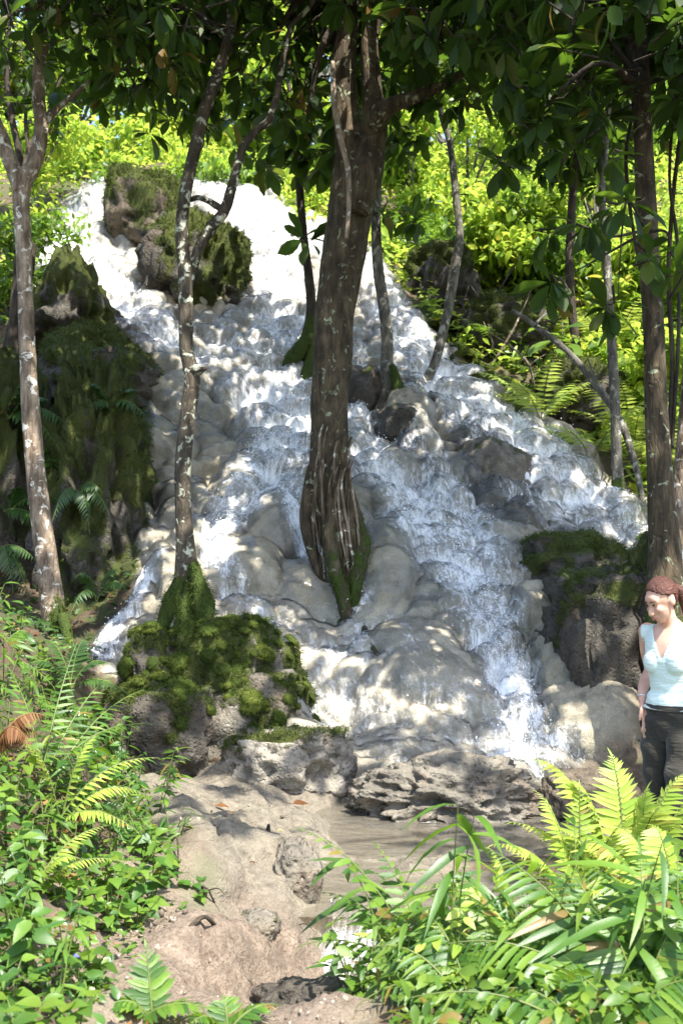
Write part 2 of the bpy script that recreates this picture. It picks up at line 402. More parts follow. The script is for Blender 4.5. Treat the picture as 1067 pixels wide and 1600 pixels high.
FLOWS = [  # measured runs of white water: image x, y, half width in px, strength
 [(165,288,40,1),(130,345,46,1),(105,390,50,1.),(160,445,48,.95),(220,500,46,.9),(280,545,46,.75),(360,585,60,.6),(420,630,58,.8),(450,690,56,.9),(430,745,60,.9),(400,790,56,.9),(345,835,34,1),(335,880,20,.95),(350,930,22,.75),(400,970,28,.6),(470,1005,36,.35),(540,1050,50,.25),(620,1180,80,.25)],
 [(90,400,30,.7),(110,450,40,.6),(90,520,40,.5),(110,560,30,.3)],
 [(330,290,50,1),(400,335,46,1),(420,400,44,1),(430,450,52,.95),(450,500,62,.7),(420,550,80,.65),(450,600,60,.7),(455,650,46,.85),(440,730,46,.7)],
 [(470,800,30,.7),(468,850,22,.8),(490,890,24,.8),(530,920,26,.7),(560,965,26,.55)],
 [(440,345,60,1),(540,395,46,1),(590,440,36,1),(610,500,42,1),(650,560,60,1),(720,625,74,.95),(800,690,72,.92),(880,750,66,.9),(950,810,54,.85),(1005,860,36,.75)],
 [(550,545,24,.8),(560,620,22,.75),(560,680,26,.8),(590,740,34,.9),(635,800,40,.95),(680,860,44,1),(725,920,46,1),(762,980,44,1.0),(785,1050,42,1),(803,1110,40,1),(818,1165,44,1),(840,1190,50,.7)],
 [(640,690,36,.6),(700,780,40,.65),(750,850,44,.7),(770,900,46,.6)],
 [(800,760,40,.5),(850,810,30,.6),(900,840,24,.4)],
 [(258,880,12,.6),(215,935,17,.95),(180,985,22,.95),(155,1035,24,.85)],
 [(600,1000,40,.2),(660,1060,50,.22),(720,1130,60,.3),(760,1180,60,.5)],
]
def flow_world():
    out = []
    for f in FLOWS:
        q = [G(a, b) for a, b, _, _ in f]
        out.append((np.array([c[:2] for c in q]), np.array([w * c[1] / FPX for (_, _, w, _), c in zip(f, q)]), np.array([s for *_, s in f])))
    return out
FLW = flow_world()
def flow(x, y):
    amt = np.zeros(x.shape); ac = np.zeros(x.shape); al = np.zeros(x.shape); wgt = np.zeros(x.shape)
    for k, (pl, w, s) in enumerate(FLW):
        d, side, run, idx = seg_dist(x, y, pl)
        ww = np.interp(idx, np.arange(len(w)), w); ss = np.interp(idx, np.arange(len(s)), s)
        a = ss * smooth(1.5, .45, d / ww)
        m = a > wgt
        ac = np.where(m, side + 7 * k, ac); al = np.where(m, run * 1.35 + 5 * k, al); wgt = np.maximum(wgt, a)
        amt = amt + a - amt * a * .8
    return np.clip(amt, 0, 1.2), ac, al
bz = base_z(gx, gy)
MK = masks(gx, gy)
Z2 = bz.reshape(GX.shape)
dzy, dzx = np.gradient(Z2, ys, xs)
NRM = np.stack([-dzx.ravel(), -dzy.ravel(), np.ones(gx.size)], 1); NRM /= np.linalg.norm(NRM, axis=1)[:, None]
FA, AC, AL = flow(gx, gy)
P2 = np.c_[gx, gy, bz]
def relief():
    rk = MK['falls']; ap = MK['apron']
    w1 = perlin(P2, .9); w2 = perlin(P2 + 31, .9); w3 = perlin(P2, 3.2); w4 = perlin(P2 + 13, 3.2)
    u = gx + .28 * w1 + .05 * w3; v = -(gy * 1.28) + .28 * w2 + .05 * w4
    b1, r1 = domes(u, v, .66, 1); b2, r2 = domes(u * 1.0 + 3, v, .34, 7); b3, _ = domes(u, v, .15, 13, 1.2); b4, _ = domes(u, v, .062, 23, 1.1)
    big = (1 - .8 * ap) * rk
    h = big * (.20 * (b1 - .3) + .30 * (b2 - .3)) + rk * (.022 + .06 * ap) * (b3 - .3) + rk * (.006 + .022 * ap) * b4
    h += rk * ap * .09 * (b2 - .4)
    crev = rk * np.clip(smooth(.34, .05, b1) * (1 - ap) + .7 * smooth(.3, .0, b2) * (1 - .6 * ap) + .25 * smooth(.35, 0, b3), 0, 1)
    dome = np.zeros(gx.size); flat = np.zeros(gx.size)
    for k, (px, py, wx, wy, hh) in enumerate(BUMPS):
        c = G(px, py); rx = wx * c[1] / FPX
        s0 = np.array([0, (gz(c[0], c[1] + .15) - gz(c[0], c[1] - .15)) / .3])
        # length on the ground that spans wy image rows on this slope
        ry = max(.06, (G(px, py - wy)[1] - G(px, py + wy)[1]) * .5) if True else rx
        ry = min(ry, rx * 1.9)
        du = (gx + .06 * w3 - c[0]) / rx; dv = (gy + .06 * w4 - c[1]) / ry
        dv = np.where(dv > 0, dv / 1.25, dv)
        q = 1 - np.abs(du) ** 2.2 - np.abs(dv) ** 2.2
        d = np.clip(q, 0, 1) ** .45 * hh * 1.25
        dome = np.maximum(dome, d); flat = np.maximum(flat, smooth(-.15, .15, q))
    h = h * (1 - .8 * flat) + dome + flat * rk * (.012 * fbm(P2, 4, 3))
    crev = crev * (1 - .8 * flat)
    # horizontal ripple ridges of the crust
    h += rk * (1 - ap) * .010 * np.sin(bz * 62 + 4 * w3 + 3 * w1) * smooth(.1, .5, perlin(P2 + 5, 1.4))
    h += rk * .010 * fbm(P2, 5, 4)
    led = MK['ledge'] * (1 - rk)
    h += led * (.07 * fbm(P2, 1.6, 3) + .035 * np.abs(fbm(P2, 4, 5, .6)) + .010 * (b3 - .3) + .03 * domes(u, v, .3, 41)[0])
    so = MK['soil']
    h += so * (.022 * np.abs(fbm(P2, 9, 4)) + .012 * domes(gx, gy, .07, 51)[0] * (perlin(P2, 3) > .05))
    h += .075 * (1 - rk) * np.maximum(poly_mask(gx, gy, DRY, .12), poly_mask(gx, gy, NEARBANK, .2))
    h += led * .03 * np.clip(np.abs(fbm(P2 + 3, 2.2, 5, .6)) - .1, 0, 1) - led * .05 * smooth(.05, .0, np.abs(perlin(P2 + 60, 1.5)))
    oth = (1 - rk) * (1 - led) * (1 - so)
    h += oth * (.09 * fbm(P2, 1.3, 5) + .02 * fbm(P2, 9, 3))
    h += MK['dark'] * (.09 * np.abs(fbm(P2, 3.2, 5, .6)) - .03)
    h += MK['moss'] * .05 * np.abs(fbm(P2, 6, 3))
    return h, crev, flat, smooth(.25, .7, b1 * .55 + b2 * .75)
HH, CREV, FLAT, TOP = relief()
edge = np.minimum.reduce([smooth(0, .5, gx - X0), smooth(0, .5, X1 - gx), smooth(0, .25, gy - Y0), smooth(0, .8, Y1 - gy)])
HH *= edge
TV = P2 + NRM * HH[:, None]
POOLZ = .045
TF = grid_faces(len(xs), len(ys))
pale = np.clip(MK['apron'] * .9 + .5 * MK['falls'] * smooth(15, 17, gy) + .0 * gy, 0, 1)
forest = np.clip((1 - MK['falls']) * (1 - MK['ledge']) * (1 - MK['soil']), 0, 1)
WETSHORE = np.maximum(smooth(.30, .05, seg_dist(gx, gy, poly_px([(540,1235),(505,1300),(488,1350),(475,1440),(470,1510)]))[0]), smooth(.16, .02, seg_dist(gx, gy, poly_px([(300,1245),(360,1290),(430,1330),(440,1390),(465,1440)]))[0]))
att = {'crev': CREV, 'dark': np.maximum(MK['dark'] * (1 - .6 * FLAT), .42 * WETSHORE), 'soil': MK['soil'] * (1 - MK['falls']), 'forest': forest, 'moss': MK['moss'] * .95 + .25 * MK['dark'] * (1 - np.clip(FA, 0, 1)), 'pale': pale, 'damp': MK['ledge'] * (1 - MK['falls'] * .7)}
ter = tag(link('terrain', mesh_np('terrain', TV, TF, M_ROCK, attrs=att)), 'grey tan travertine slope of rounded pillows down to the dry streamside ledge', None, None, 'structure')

# wide ground
wx_ = np.arange(-46, 46.1, .5); wy_ = np.arange(-14, 76.1, .5)
WX, WY = np.meshgrid(wx_, wy_); wx1, wy1 = WX.ravel(), WY.ravel()
ins = np.minimum.reduce([wx1 - X0, X1 - wx1, wy1 - Y0, Y1 - wy1])
wz = base_z(wx1, wy1) + .12 * fbm(np.c_[wx1, wy1, wx1 * 0], .5, 3) * (ins < -.5) - np.where(ins > -.6, .05 + .5 * smooth(-.1, .6, ins), 0)
f = grid_faces(len(wx_), len(wy_)); f = f[~(ins[f] > .7).all(1)]
on = np.ones(wx1.size)
link('ground', mesh_np('ground', np.c_[wx1, wy1, wz], f, M_ROCK, attrs={'forest': on, 'crev': on * 0, 'dark': on * 0, 'soil': on * 0, 'moss': on * 0, 'pale': on * 0, 'damp': on * 0}))['kind'] = 'structure'

# ------------------------------------------------------------------ water
def water_mat():
    n = N('white_water'); ac, al, fo = n.attr('across'), n.attr('along'), n.attr('foam')
    cv = n.n('CombineXYZ'); n.set(cv.inputs[0], n.math('MULTIPLY', ac, 5.2)); n.set(cv.inputs[1], n.math('MULTIPLY', al, 2.1)); uv = cv.outputs[0]
    cr = n.coord('Object')
    a = n.noise(uv, 3.6, 8, .64, 1.2); b = n.noise(uv, 9, 5, .6, 1.4)
    ridge = n.math('SUBTRACT', 1.0, n.math('MULTIPLY', n.math('ABSOLUTE', n.math('SUBTRACT', b, .5)), 7.0))
    lump = n.noise(cr, 4.0, 4)
    vd = n.vor(n.mix(.35, uv, n.n('TexNoise').outputs[1]), 9, 'DISTANCE_TO_EDGE')
    wv = n.n('VectorMath', operation='ADD'); wn = n.n('TexNoise'); n.set(wn.inputs['Vector'], uv); wn.inputs['Scale'].default_value = 5; wn.inputs['Detail'].default_value = 4
    n.set(wv.inputs[0], uv); n.set(wv.inputs[1], wn.outputs[1]); n.set(vd.inputs['Vector'], wv.outputs[0]); vd.inputs['Scale'].default_value = 5.5
    lace = n.ramp(vd.outputs[0], [(.0, 1.0), (.16, 0.0)])
    k = n.math('ADD', n.math('MULTIPLY', n.math('SUBTRACT', a, .5), 1.7), n.math('ADD', n.math('MULTIPLY', ridge, .10), n.math('MULTIPLY', lace, .26)))
    k = n.math('ADD', k, n.math('MULTIPLY', n.math('SUBTRACT', lump, .5), .8))
    k = n.math('ADD', k, n.math('SUBTRACT', n.math('MULTIPLY', fo, .80), .36))
    m = n.ramp(k, [(-.0, .03), (.20, .24), (.45, .60), (.85, .93)])
    h = n.math('ADD', k, n.math('MULTIPLY', b, .5))
    nb = n.bump(h, .36, .025)
    foam = n.bsdf((.85, .86, .86), .45, .3, nb, **{'Subsurface Weight': 0.0})
    tr = n.n('BsdfTransparent'); tr.inputs[0].default_value = (.94, .95, .95, 1)
    gl = n.n('BsdfGlossy'); gl.inputs['Roughness'].default_value = .12; n.set(gl.inputs['Normal'], nb)
    fr = n.n('Fresnel'); fr.inputs[0].default_value = 1.33; n.set(fr.inputs['Normal'], nb)
    clear = n.mixs(fr.outputs[0], tr.outputs[0], gl.outputs[0])
    return n.done(n.mixs(m, clear, foam))
M_WATER = water_mat()
def falls_water():
    amt = FA * smooth(.05, .6, MK['falls'] + (gx < -1.2) * .6)
    amt = np.maximum(amt, .36 * smooth(.3, .9, MK['falls']) * smooth(-.25, .35, perlin(P2 + 77, .8)) * (1 - .75 * FLAT) * (1 - .6 * MK['dark']))
    amt = amt * (1.15 - .55 * TOP) * (1 - .22 * smooth(15.5, 17, gy))
    keep = amt > .06
    U = np.c_[AC * 5, AL * 2.0, gx * 0]
    t = fbm(U, 1.0, 5, .6); t2 = np.abs(fbm(U + 9, 2.6, 4, .6))
    # the water smooths over the rock: lift hollows a little
    lift = .012 + .05 * np.clip(amt, 0, 1) + amt * (.030 * t + .028 * (t2 - .25)) + .12 * np.clip(-HH, 0, .12) * amt
    lift = np.where(amt < .15, lift * amt / .15, lift)
    V = TV + NRM * np.maximum(lift, .004 + 0 * lift)[:, None]
    f = TF[keep[TF].any(1)]
    used = np.zeros(len(V), bool); used[f] = True
    mp = np.cumsum(used) - 1
    lit = {'foam': amt[used], 'across': AC[used], 'along': AL[used]}
    o = link('water', mesh_np('water', V[used], mp[f], M_WATER, attrs=lit)); tag(o, 'white water sliding and foaming down over the travertine', None, None, 'structure')
    # thrown drops and beads of foam
    r = np.random.default_rng(4)
    pr = np.clip(amt, 0, 1.1) ** 2 * (.12 + smooth(.0, .25, t) ) * (gy < 16.5) * (gy > 8.3)
    pr *= .35 + 1.6 * poly_mask(gx, gy, poly_px([(560,690),(640,760),(740,900),(800,1000),(850,1180),(770,1190),(740,1060),(690,960),(610,830)]), .2) + 1.1 * poly_mask(gx, gy, poly_px([(340,640),(490,620),(490,760),(440,860),(330,900),(320,830)]), .2)
    idx = r.choice(len(V), 6500, p=pr / pr.sum())
    c = V[idx] + r.normal(size=(len(idx), 3)) * .022 + NRM[idx] * (r.exponential(.022, len(idx)) + .004)[:, None] + np.array([0, 0, 1]) * r.exponential(.016, len(idx))[:, None]
    oc = np.array([[1, 0, 0], [0, 1, 0], [-1, 0, 0], [0, -1, 0], [0, 0, 1], [0, 0, -1.]])
    of = np.array([[0, 1, 4], [1, 2, 4], [2, 3, 4], [3, 0, 4], [1, 0, 5], [2, 1, 5], [3, 2, 5], [0, 3, 5]])
    s = r.uniform(.002, .0065, (len(idx), 1, 1)) * r.uniform(.6, 1.6, (len(idx), 1, 3))
    dv = (c[:, None] + oc[None] * s).reshape(-1, 3)
    df = (of[None] + 6 * np.arange(len(idx))[:, None, None]).reshape(-1, 3)
    n = N('spray_drops'); md = n.done(n.bsdf((.86, .88, .9), .2, .5))
    tag(link('spray', mesh_np('spray', dv, df, md)), 'white drops and foam beads thrown up along the steep water', None, None, 'stuff')
falls_water()

def pool_mat():
    n = N('shallow_stream'); cr = n.coord('Object', (1, 2.2, 1)); 
    w = n.math('ADD', n.noise(cr, 5, 5, .6, .6), n.math('MULTIPLY', n.noise(cr, 22, 3), .3))
    nb = n.bump(w, .6, .04)
    fo = n.attr('foam')
    k = n.ramp(n.math('ADD', fo, n.math('MULTIPLY', n.math('SUBTRACT', n.noise(cr, 9, 7, .75, 1.0), .5), 1.6)), [(.45, 0.0), (.7, .9)])
    tr = n.n('BsdfTransparent'); tr.inputs[0].default_value = (.62, .58, .48, 1)
    gl = n.n('BsdfGlossy'); gl.inputs['Roughness'].default_value = .06; n.set(gl.inputs['Normal'], nb)
    fr = n.n('Fresnel'); fr.inputs[0].default_value = 1.33; n.set(fr.inputs['Normal'], nb)
    milk = n.bsdf((.42, .38, .30), .25, .5, nb)
    clear = n.mixs(fr.outputs[0], n.mixs(.26, tr.outputs[0], milk), gl.outputs[0])
    return n.done(n.mixs(k, clear, n.bsdf((.8, .83, .86), .4, .3, nb)))
def pool():
    m = ((gx > -1.2) & (gx < 4.2) & (gy > 5.35) & (gy < 9.3))
    top = POOLZ + 0 * gx
    # the outlet slips over a small step on the near side
    near = smooth(5.95, 5.5, gy) * smooth(1.0, .5, gx)
    V = np.c_[gx, gy, top + .006 * perlin(np.c_[gx * 3, gy * 6, gx * 0], 1)]
    f = TF[m[TF].all(1)]
    low = (TV[:, 2] < POOLZ + .03) & ((gx > -.3) | (gy > 6.2)) & (gx > -.62 + .0 * gy)
    f = f[low[f].any(1)]
    used = np.zeros(len(V), bool); used[f] = True; mp = np.cumsum(used) - 1
    fp = np.array([G(820, 1190)[:2], G(880, 1205)[:2]]); fq = np.array([P(600, 1292, 7.3)[:2], P(690, 1300, 7.25)[:2]])
    fo = .75 * smooth(.75, .1, seg_dist(gx, gy, fp)[0]) + .5 * smooth(.30, .0, seg_dist(gx, gy + .05 * perlin(np.c_[gx, gy, gx * 0], 5), fq)[0]) * (.6 + perlin(np.c_[gx, gy, gx * 0 + 3], 6))
    tag(link('stream', mesh_np('stream', V[used], mp[f], pool_mat(), attrs={'foam': fo[used]})), 'shallow murky stream at the foot of the falls', None, None, 'structure')
    # small step where the stream leaves
    a = np.linspace(0, 1, 40); b = np.linspace(0, 1, 60); A, B = np.meshgrid(a, b); A, B = A.ravel(), B.ravel()
    y = 5.66 - .60 * B - .10 * np.sin(B * 3) + .05 * perlin(np.c_[A * 4, B * 2, A * 0], 1); z = POOLZ - .30 * smooth(.12, .7, B)
    x = -.10 + .27 * A - .06 * B + .03 * np.sin(B * 5) + (A - .5) * .12 * B
    pts = np.c_[x, y, z]; gzz = base_z(x, y)
    edge_ = smooth(0, .25, A) * smooth(1, .75, A)
    pts[:, 2] = np.maximum(z, gzz + .015) + .03 * edge_ * fbm(np.c_[A * 9, B * 2.5, A * 0], 1, 3) + .03 * edge_ - .03
    tag(link('little_cascade', mesh_np('little_cascade', pts, grid_faces(40, 60), M_WATER, attrs={'foam': edge_ * (.38 + .45 * smooth(.45, .9, B)), 'across': A * .5, 'along': B * .9})),
        'small white cascade where the stream drops past the soil bank', None, None, 'structure')
pool()

# ------------------------------------------------------------------ boulders
_ico = {}
def ico(n):
    if n not in _ico:
        b = bmesh.new(); bmesh.ops.create_icosphere(b, subdivisions=n, radius=1)
        _ico[n] = (np.array([v.co[:] for v in b.verts]), np.array([[v.index for v in f.verts] for f in b.faces])); b.free()
    return _ico[n]
M_TUFA = boulder_mat('dark_tufa', (.024, .02, .015), (.085, .073, .053), (.055, .036, .02), wet=.45)
M_BROWN = boulder_mat('brown_tufa', (.05, .039, .026), (.145, .112, .073), (.09, .06, .03), wet=.3)
M_LITTER = boulder_mat('damp_brown_tufa', (.06, .052, .04), (.20, .178, .137), (.10, .072, .045), wet=.5)
M_GREY = boulder_mat('grey_tufa', (.16, .14, .11), (.36, .32, .25), (.09, .07, .05), wet=.55)
def spikes(r, n, L, w):
    """blades of moss on a unit patch: local positions to be placed by the caller"""
MOSS_LEAF = None
def moss_mat():
    n = N('moss'); cr = n.coord('Object'); c = n.ramp(n.rnd(), [(0, (.022, .036, .006)), (.5, (.05, .075, .011)), (1, (.10, .12, .02))])
    t = n.n('BsdfTranslucent'); n.set(t.inputs[0], c)
    return n.done(n.mixs(.3, n.bsdf(c, .8, .15), t.outputs[0]))
M_MOSS = moss_mat()
def blades(pos, nrm, L, w, r, droop=.0):
    k = len(pos)
    d = nrm + r.normal(size=(k, 3)) * .45 + np.array([0, 0, -droop]); d /= np.linalg.norm(d, axis=1)[:, None]
    s = np.cross(d, r.normal(size=(k, 3))); s /= np.linalg.norm(s, axis=1)[:, None]
    l = (L * r.uniform(.5, 1.3, k))[:, None]
    V = np.stack([pos - s * w, pos + s * w, pos + d * l], 1).reshape(-1, 3)
    return V, np.arange(3 * k).reshape(-1, 3)
def cushion_mesh(seed):
    r = np.random.default_rng(seed); v, f = ico(3)
    m = v[:, 2] > -.35
    v2 = v * (.95 + .28 * fbm(v + seed, 1.8, 3))[:, None]; v2[:, 2] *= .8
    f2 = f[m[f].all(1)]
    k = 900; q = r.normal(size=(k * 2, 3)); q /= np.linalg.norm(q, axis=1)[:, None]; q = q[q[:, 2] > -.3][:k]
    p = q * (.97 + .28 * fbm(q + seed, 1.8, 3))[:, None] * [1, 1, .8]
    b = blades(p * .95, q, .34, .022, r, .35)
    V, F = merge([(v2, f2), b])
    return mesh_np('moss_cushion', V, F, M_MOSS)
CUSH = [cushion_mesh(k) for k in range(4)]
def boulder(name, label, box, Y, ry, mat, moss=.5, rough=.16, seed=0, sub=5, sq=2.6, cat='boulder', fuzz=0, cushions=0, group=None, lean=0, taper=0, fz=1.0, craggy=.5, moss_side=None):
    x0, y0, x1, y1 = box
    a, b = P((x0 + x1) / 2, y1, Y), P((x0 + x1) / 2, y0, Y)
    rx = (x1 - x0) / 2 * Y / FPX; rz = (b[2] - a[2]) / 2; c = (a + b) / 2
    v, f = ico(sub)
    e = 2 / sq
    s = np.sign(v) * np.abs(v) ** e; s /= np.abs(s).max()
    R = np.array([rx, ry, rz]); av = np.array([1, 1, 1.]) * (rx * ry * rz) ** (1 / 3)
    q = v * av + seed * 7.7
    n1 = fbm(q / av.mean(), 1.3, 3); n2 = 1 - 2 * np.abs(fbm(q / av.mean() + 40, 2.6, 4, .55)); n3 = fbm(q, 9, 3)
    dsp = 1 + rough * n1 + rough * craggy * (n2 - .4) + .02 * n3
    V = s * R * dsp[:, None]
    V[:, :2] *= (1 - taper * V[:, 2] / rz)[:, None]
    V[:, 0] += lean * V[:, 2]
    root = thing(name, label, cat, c, group)
    # vertex normals, roughly
    nn = v / R; nn /= np.linalg.norm(nn, axis=1)[:, None]
    ms = moss + .55 * (nn[:, 2]) * (moss > 0) + .5 * fbm(v + seed * 3, 2.2, 3) - .25
    if moss_side is not None: ms += .7 * (nn @ np.array(moss_side))
    if moss <= 0: ms = np.zeros(len(v))
    o = link('rock', mesh_np('rock', V, f, mat, attrs={'moss': np.clip(ms, 0, 1)}), root)
    r = np.random.default_rng(seed + 100)
    if fuzz:
        w = np.clip(ms - .35, 0, 1) * (nn[:, 1] < .55)
        i = r.choice(len(v), fuzz, p=w / w.sum())
        bl = blades(V[i] + r.normal(size=(fuzz, 3)) * .012, nn[i], .026 * fz, .0035 * fz, r, .25)
        tag(link('moss', mesh_np('moss', *bl, M_MOSS, smooth_=False), root), kind='stuff')
    if cushions:
        w = np.clip(ms - .42, 0, 1) * (nn[:, 1] < .25); got = []
        for i in r.choice(len(v), cushions * 30, p=w / w.sum()):
            sz = (.026 + .085 * r.random() ** 1.8) * fz
            if all(np.linalg.norm(V[i] - g[0]) > .80 * (sz + g[1]) for g in got):
                got.append((V[i], sz))
                d = Vector(nn[i] + np.array([0, 0, .35])).normalized()
                cu = link('moss_cushion', CUSH[len(got) % 4], root)
                cu.matrix_local = Matrix.Translation(V[i]) @ d.to_track_quat('Z', 'Y').to_matrix().to_4x4() @ Matrix.Rotation(r.uniform(0, 6.3), 4, 'Z') @ Matrix.Diagonal((sz * r.uniform(.8, 1.25), sz, sz * r.uniform(.6, .95), 1))
            if len(got) >= cushions: break
    return root
boulder('boulder', 'craggy brown and mossy boulder splitting the water at the lip of the falls', (162,266,280,396), 18.5, .6, M_BROWN, .9, .22, 1, fuzz=12000, fz=1.6)
boulder('boulder', 'dark hollowed boulder with bright moss on its right flank, below the lip', (222,345,380,506), 16.7, .7, M_TUFA, .72, .2, 2, fuzz=12000, fz=1.7, moss_side=(.6,-.1,-.1), craggy=.9)
boulder('boulder', 'pointed black wet rock with splashes beside the left tree', (40,405,185,600), 15.0, .8, M_TUFA, .8, .34, 3, craggy=.7, taper=.4, sq=2.0, fuzz=2000)
boulder('boulder', 'low dark mound wrapped in moss above the shaded cliff', (50,512,250,660), 13.7, .9, M_TUFA, .7, .26, 4, fuzz=9000, fz=1.3, taper=.3, sq=2.1)
boulder('cliff_rock', 'tall dark mossy rock wall shaded behind the left tree', (70,590,228,985), 11.7, .85, M_TUFA, .85, .32, 5, fuzz=15000, fz=1.2, cat='rock', craggy=1.0, sq=2.2, taper=.14)
boulder('cliff_rock', 'shaded black rock face behind ferns, further out than the left tree', (-110,560,75,1010), 11.9, .9, M_TUFA, .75, .22, 6, fuzz=8000, cat='rock', craggy=.9, sq=2.5)
boulder('boulder', 'dark jagged rock right of the thick trunk', (540,572,602,655), 14.0, .35, M_TUFA, .15, .25, 7, sub=4)
boulder('boulder', 'small black rock at the foot of the slim grey trunk', (598,632,668,712), 13.3, .35, M_TUFA, .25, .22, 8, sub=4)
boulder('boulder', 'dark rock shelf with sun flecks between the two right streams', (700,688,838,842), 12.75, .4, M_LITTER, .12, .2, 9, sq=2.2)
boulder('boulder', 'mossy dark rock capped with cushions above the pool cliff', (808,832,968,940), 11.0, .5, M_TUFA, .6, .2, 10, fuzz=6000, fz=1.1)
boulder('cliff_rock', 'black mossy rock wall behind the walking woman', (846,890,1036,1160), 9.95, .75, M_TUFA, .42, .2, 11, fuzz=7000, cat='rock', craggy=.8, sq=3)
boulder('cliff_rock', 'dark rock flank at the foot of the right tree', (985,860,1180,1180), 9.65, .7, M_TUFA, .42, .2, 21, fuzz=2500, cat='rock', craggy=.8, sq=3)
boulder('boulder', 'big boulder covered in round green moss cushions under the mottled tree', (216,974,478,1246), 9.05, .62, M_LITTER, .62, .24, 12, fuzz=16000, cushions=170, craggy=.8, sq=2.3, taper=.26)
boulder('boulder', 'mossy knob of rock left of the cushioned boulder, beside the side trickle', (198,992,292,1235), 8.85, .45, M_TUFA, .5, .24, 13, fuzz=6000, cushions=30)
boulder('boulder', 'dark mossy block low between the leafy bank and the cushioned boulder', (165,1060,330,1236), 8.3, .4, M_TUFA, .5, .24, 22, fuzz=6000, cushions=22)
boulder('bank_rock', 'bank rock coloured dark to stand for shade above the mossy water edge, highest on the right', (628,395,742,510), 17.5, .8, M_TUFA, .62, .28, 23, fuzz=7000, fz=1.6, cat='rock')  # added bank rocks: their dark colour stands for the bushes' shade
boulder('bank_rock', 'bank rock coloured dark to stand for shade under the bare stems right of the curving grey tree', (725,470,860,590), 16.2, .8, M_TUFA, .62, .28, 24, fuzz=7000, fz=1.5, cat='rock')
boulder('bank_rock', 'bank rock coloured dark to stand for shade above the lower end of the right stream', (845,570,965,690), 14.6, .7, M_TUFA, .62, .28, 25, fuzz=7000, fz=1.4, cat='rock')
boulder('boulder', 'rough grey brown rock leaning on the cushioned boulder at the stream', (352,1138,545,1258), 8.25, .36, M_GREY, .28, .24, 14, fuzz=2500, craggy=.9)
boulder('boulder', 'long low brown rock island in the stream with leaf litter', (568,1190,850,1310), 7.75, .42, M_LITTER, .0, .28, 15, craggy=.75, sq=2.2, sub=6)
boulder('stone', 'pale crumbly stone on the sunlit soil by the stream', (368,1424,436,1482), 5.1, .09, M_LITTER, .15, .22, 16, sub=4, cat='stone')
boulder('stone', 'dark lumpy stone at the bottom edge of the soil path', (402,1538,560,1640), 4.35, .16, M_TUFA, .0, .26, 17, cat='stone')
boulder('stone', 'grey stone half buried between ledge and little cascade', (425,1320,500,1440), 5.7, .16, M_LITTER, .0, .24, 18, cat='stone')
boulder('stone', 'brown wet stone low in the stream by the bright ferns', (850,1205,985,1300), 7.6, .25, M_BROWN, .0, .2, 19, cat='stone')
# ------------------------------------------------------------------ leaves
def leaf_tpl(ts, ws, fold=.25, droop=.25, wav=0.0):
    """a folded, drooping blade of unit length along +Y; every leaf is a real little surface"""
    V, F = [], []
    n = len(ts)
    for k, (t, w) in enumerate(zip(ts, ws)):
        z = -droop * t * t
        if w == 0: V.append([(0, t, z)])
        else: V.append([(-w, t, z + fold * w + wav * (-1) ** k), (0, t, z), (w, t, z + fold * w - wav * (-1) ** k)])
    idx, c = [], 0
    for r in V: idx.append(list(range(c, c + len(r)))); c += len(r)
    for a, b in zip(idx[:-1], idx[1:]):
        if len(a) == 1 and len(b) == 3: F += [(a[0], b[1], b[0]), (a[0], b[2], b[1])]
        elif len(a) == 3 and len(b) == 1: F += [(a[0], a[1], b[0]), (a[1], a[2], b[0])]
        elif len(a) == 3: F += [(a[0], a[1], b[1]), (a[0], b[1], b[0]), (a[1], a[2], b[2]), (a[1], b[2], b[1])]
    return np.array([p for r in V for p in r], float), np.array(F)
T_OBOV = leaf_tpl([0, .12, .35, .6, .82, 1], [0, .05, .15, .21, .17, 0], .22, .3)
T_OVAL = leaf_tpl([0, .15, .4, .7, 1], [0, .17, .26, .17, 0], .25, .25, .01)
T_HEART = leaf_tpl([0, .08, .3, .62, 1], [0, .26, .36, .22, 0], .2, .25, .01)
T_LANCE = leaf_tpl([0, .1, .35, .7, 1], [0, .055, .09, .06, 0], .3, .35)
T_PINNA = leaf_tpl([0, .08, .4, .75, 1], [0, .085, .095, .06, 0], .25, .22)
T_SMALL = (np.array([(0, 0, 0), (-.24, .45, .05), (.24, .45, .05), (0, 1, -.1), (0, .45, -.02)], float), np.array([(0, 4, 1), (0, 2, 4), (1, 4, 3), (4, 2, 3)]))
def frames(D, Nn):
    D = D / (np.linalg.norm(D, axis=1)[:, None] + 1e-9)
    X = np.cross(D, Nn); X /= np.linalg.norm(X, axis=1)[:, None] + 1e-9
    return X, D, np.cross(X, D)
def leaves_mesh(tpl, pos, D, Nn, sc):
    X, Y, Z = frames(D, Nn); tv, tf = tpl
    V = pos[:, None] + sc[:, None, None] * (tv[None, :, :1] * X[:, None] + tv[None, :, 1:2] * Y[:, None] + tv[None, :, 2:] * Z[:, None])
    return V.reshape(-1, 3), (tf[None] + len(tv) * np.arange(len(pos))[:, None, None]).reshape(-1, 3)
_tplme = {}
def leaf_objects(name, tpl, mat, pos, D, Nn, sc, parent, org):
    k = (id(tpl), mat.name, name)
    if k not in _tplme: _tplme[k] = mesh_np(name, tpl[0], tpl[1], mat)
    me = _tplme[k]; X, Y, Z = frames(D, Nn)
    for i in range(len(pos)):
        o = bpy.data.objects.new(name, me); o.parent = parent
        s = sc[i]; p = pos[i] - org
        o.matrix_local = Matrix(((X[i][0] * s, Y[i][0] * s, Z[i][0] * s, p[0]), (X[i][1] * s, Y[i][1] * s, Z[i][1] * s, p[1]), (X[i][2] * s, Y[i][2] * s, Z[i][2] * s, p[2]), (0, 0, 0, 1)))
        COL.objects.link(o)
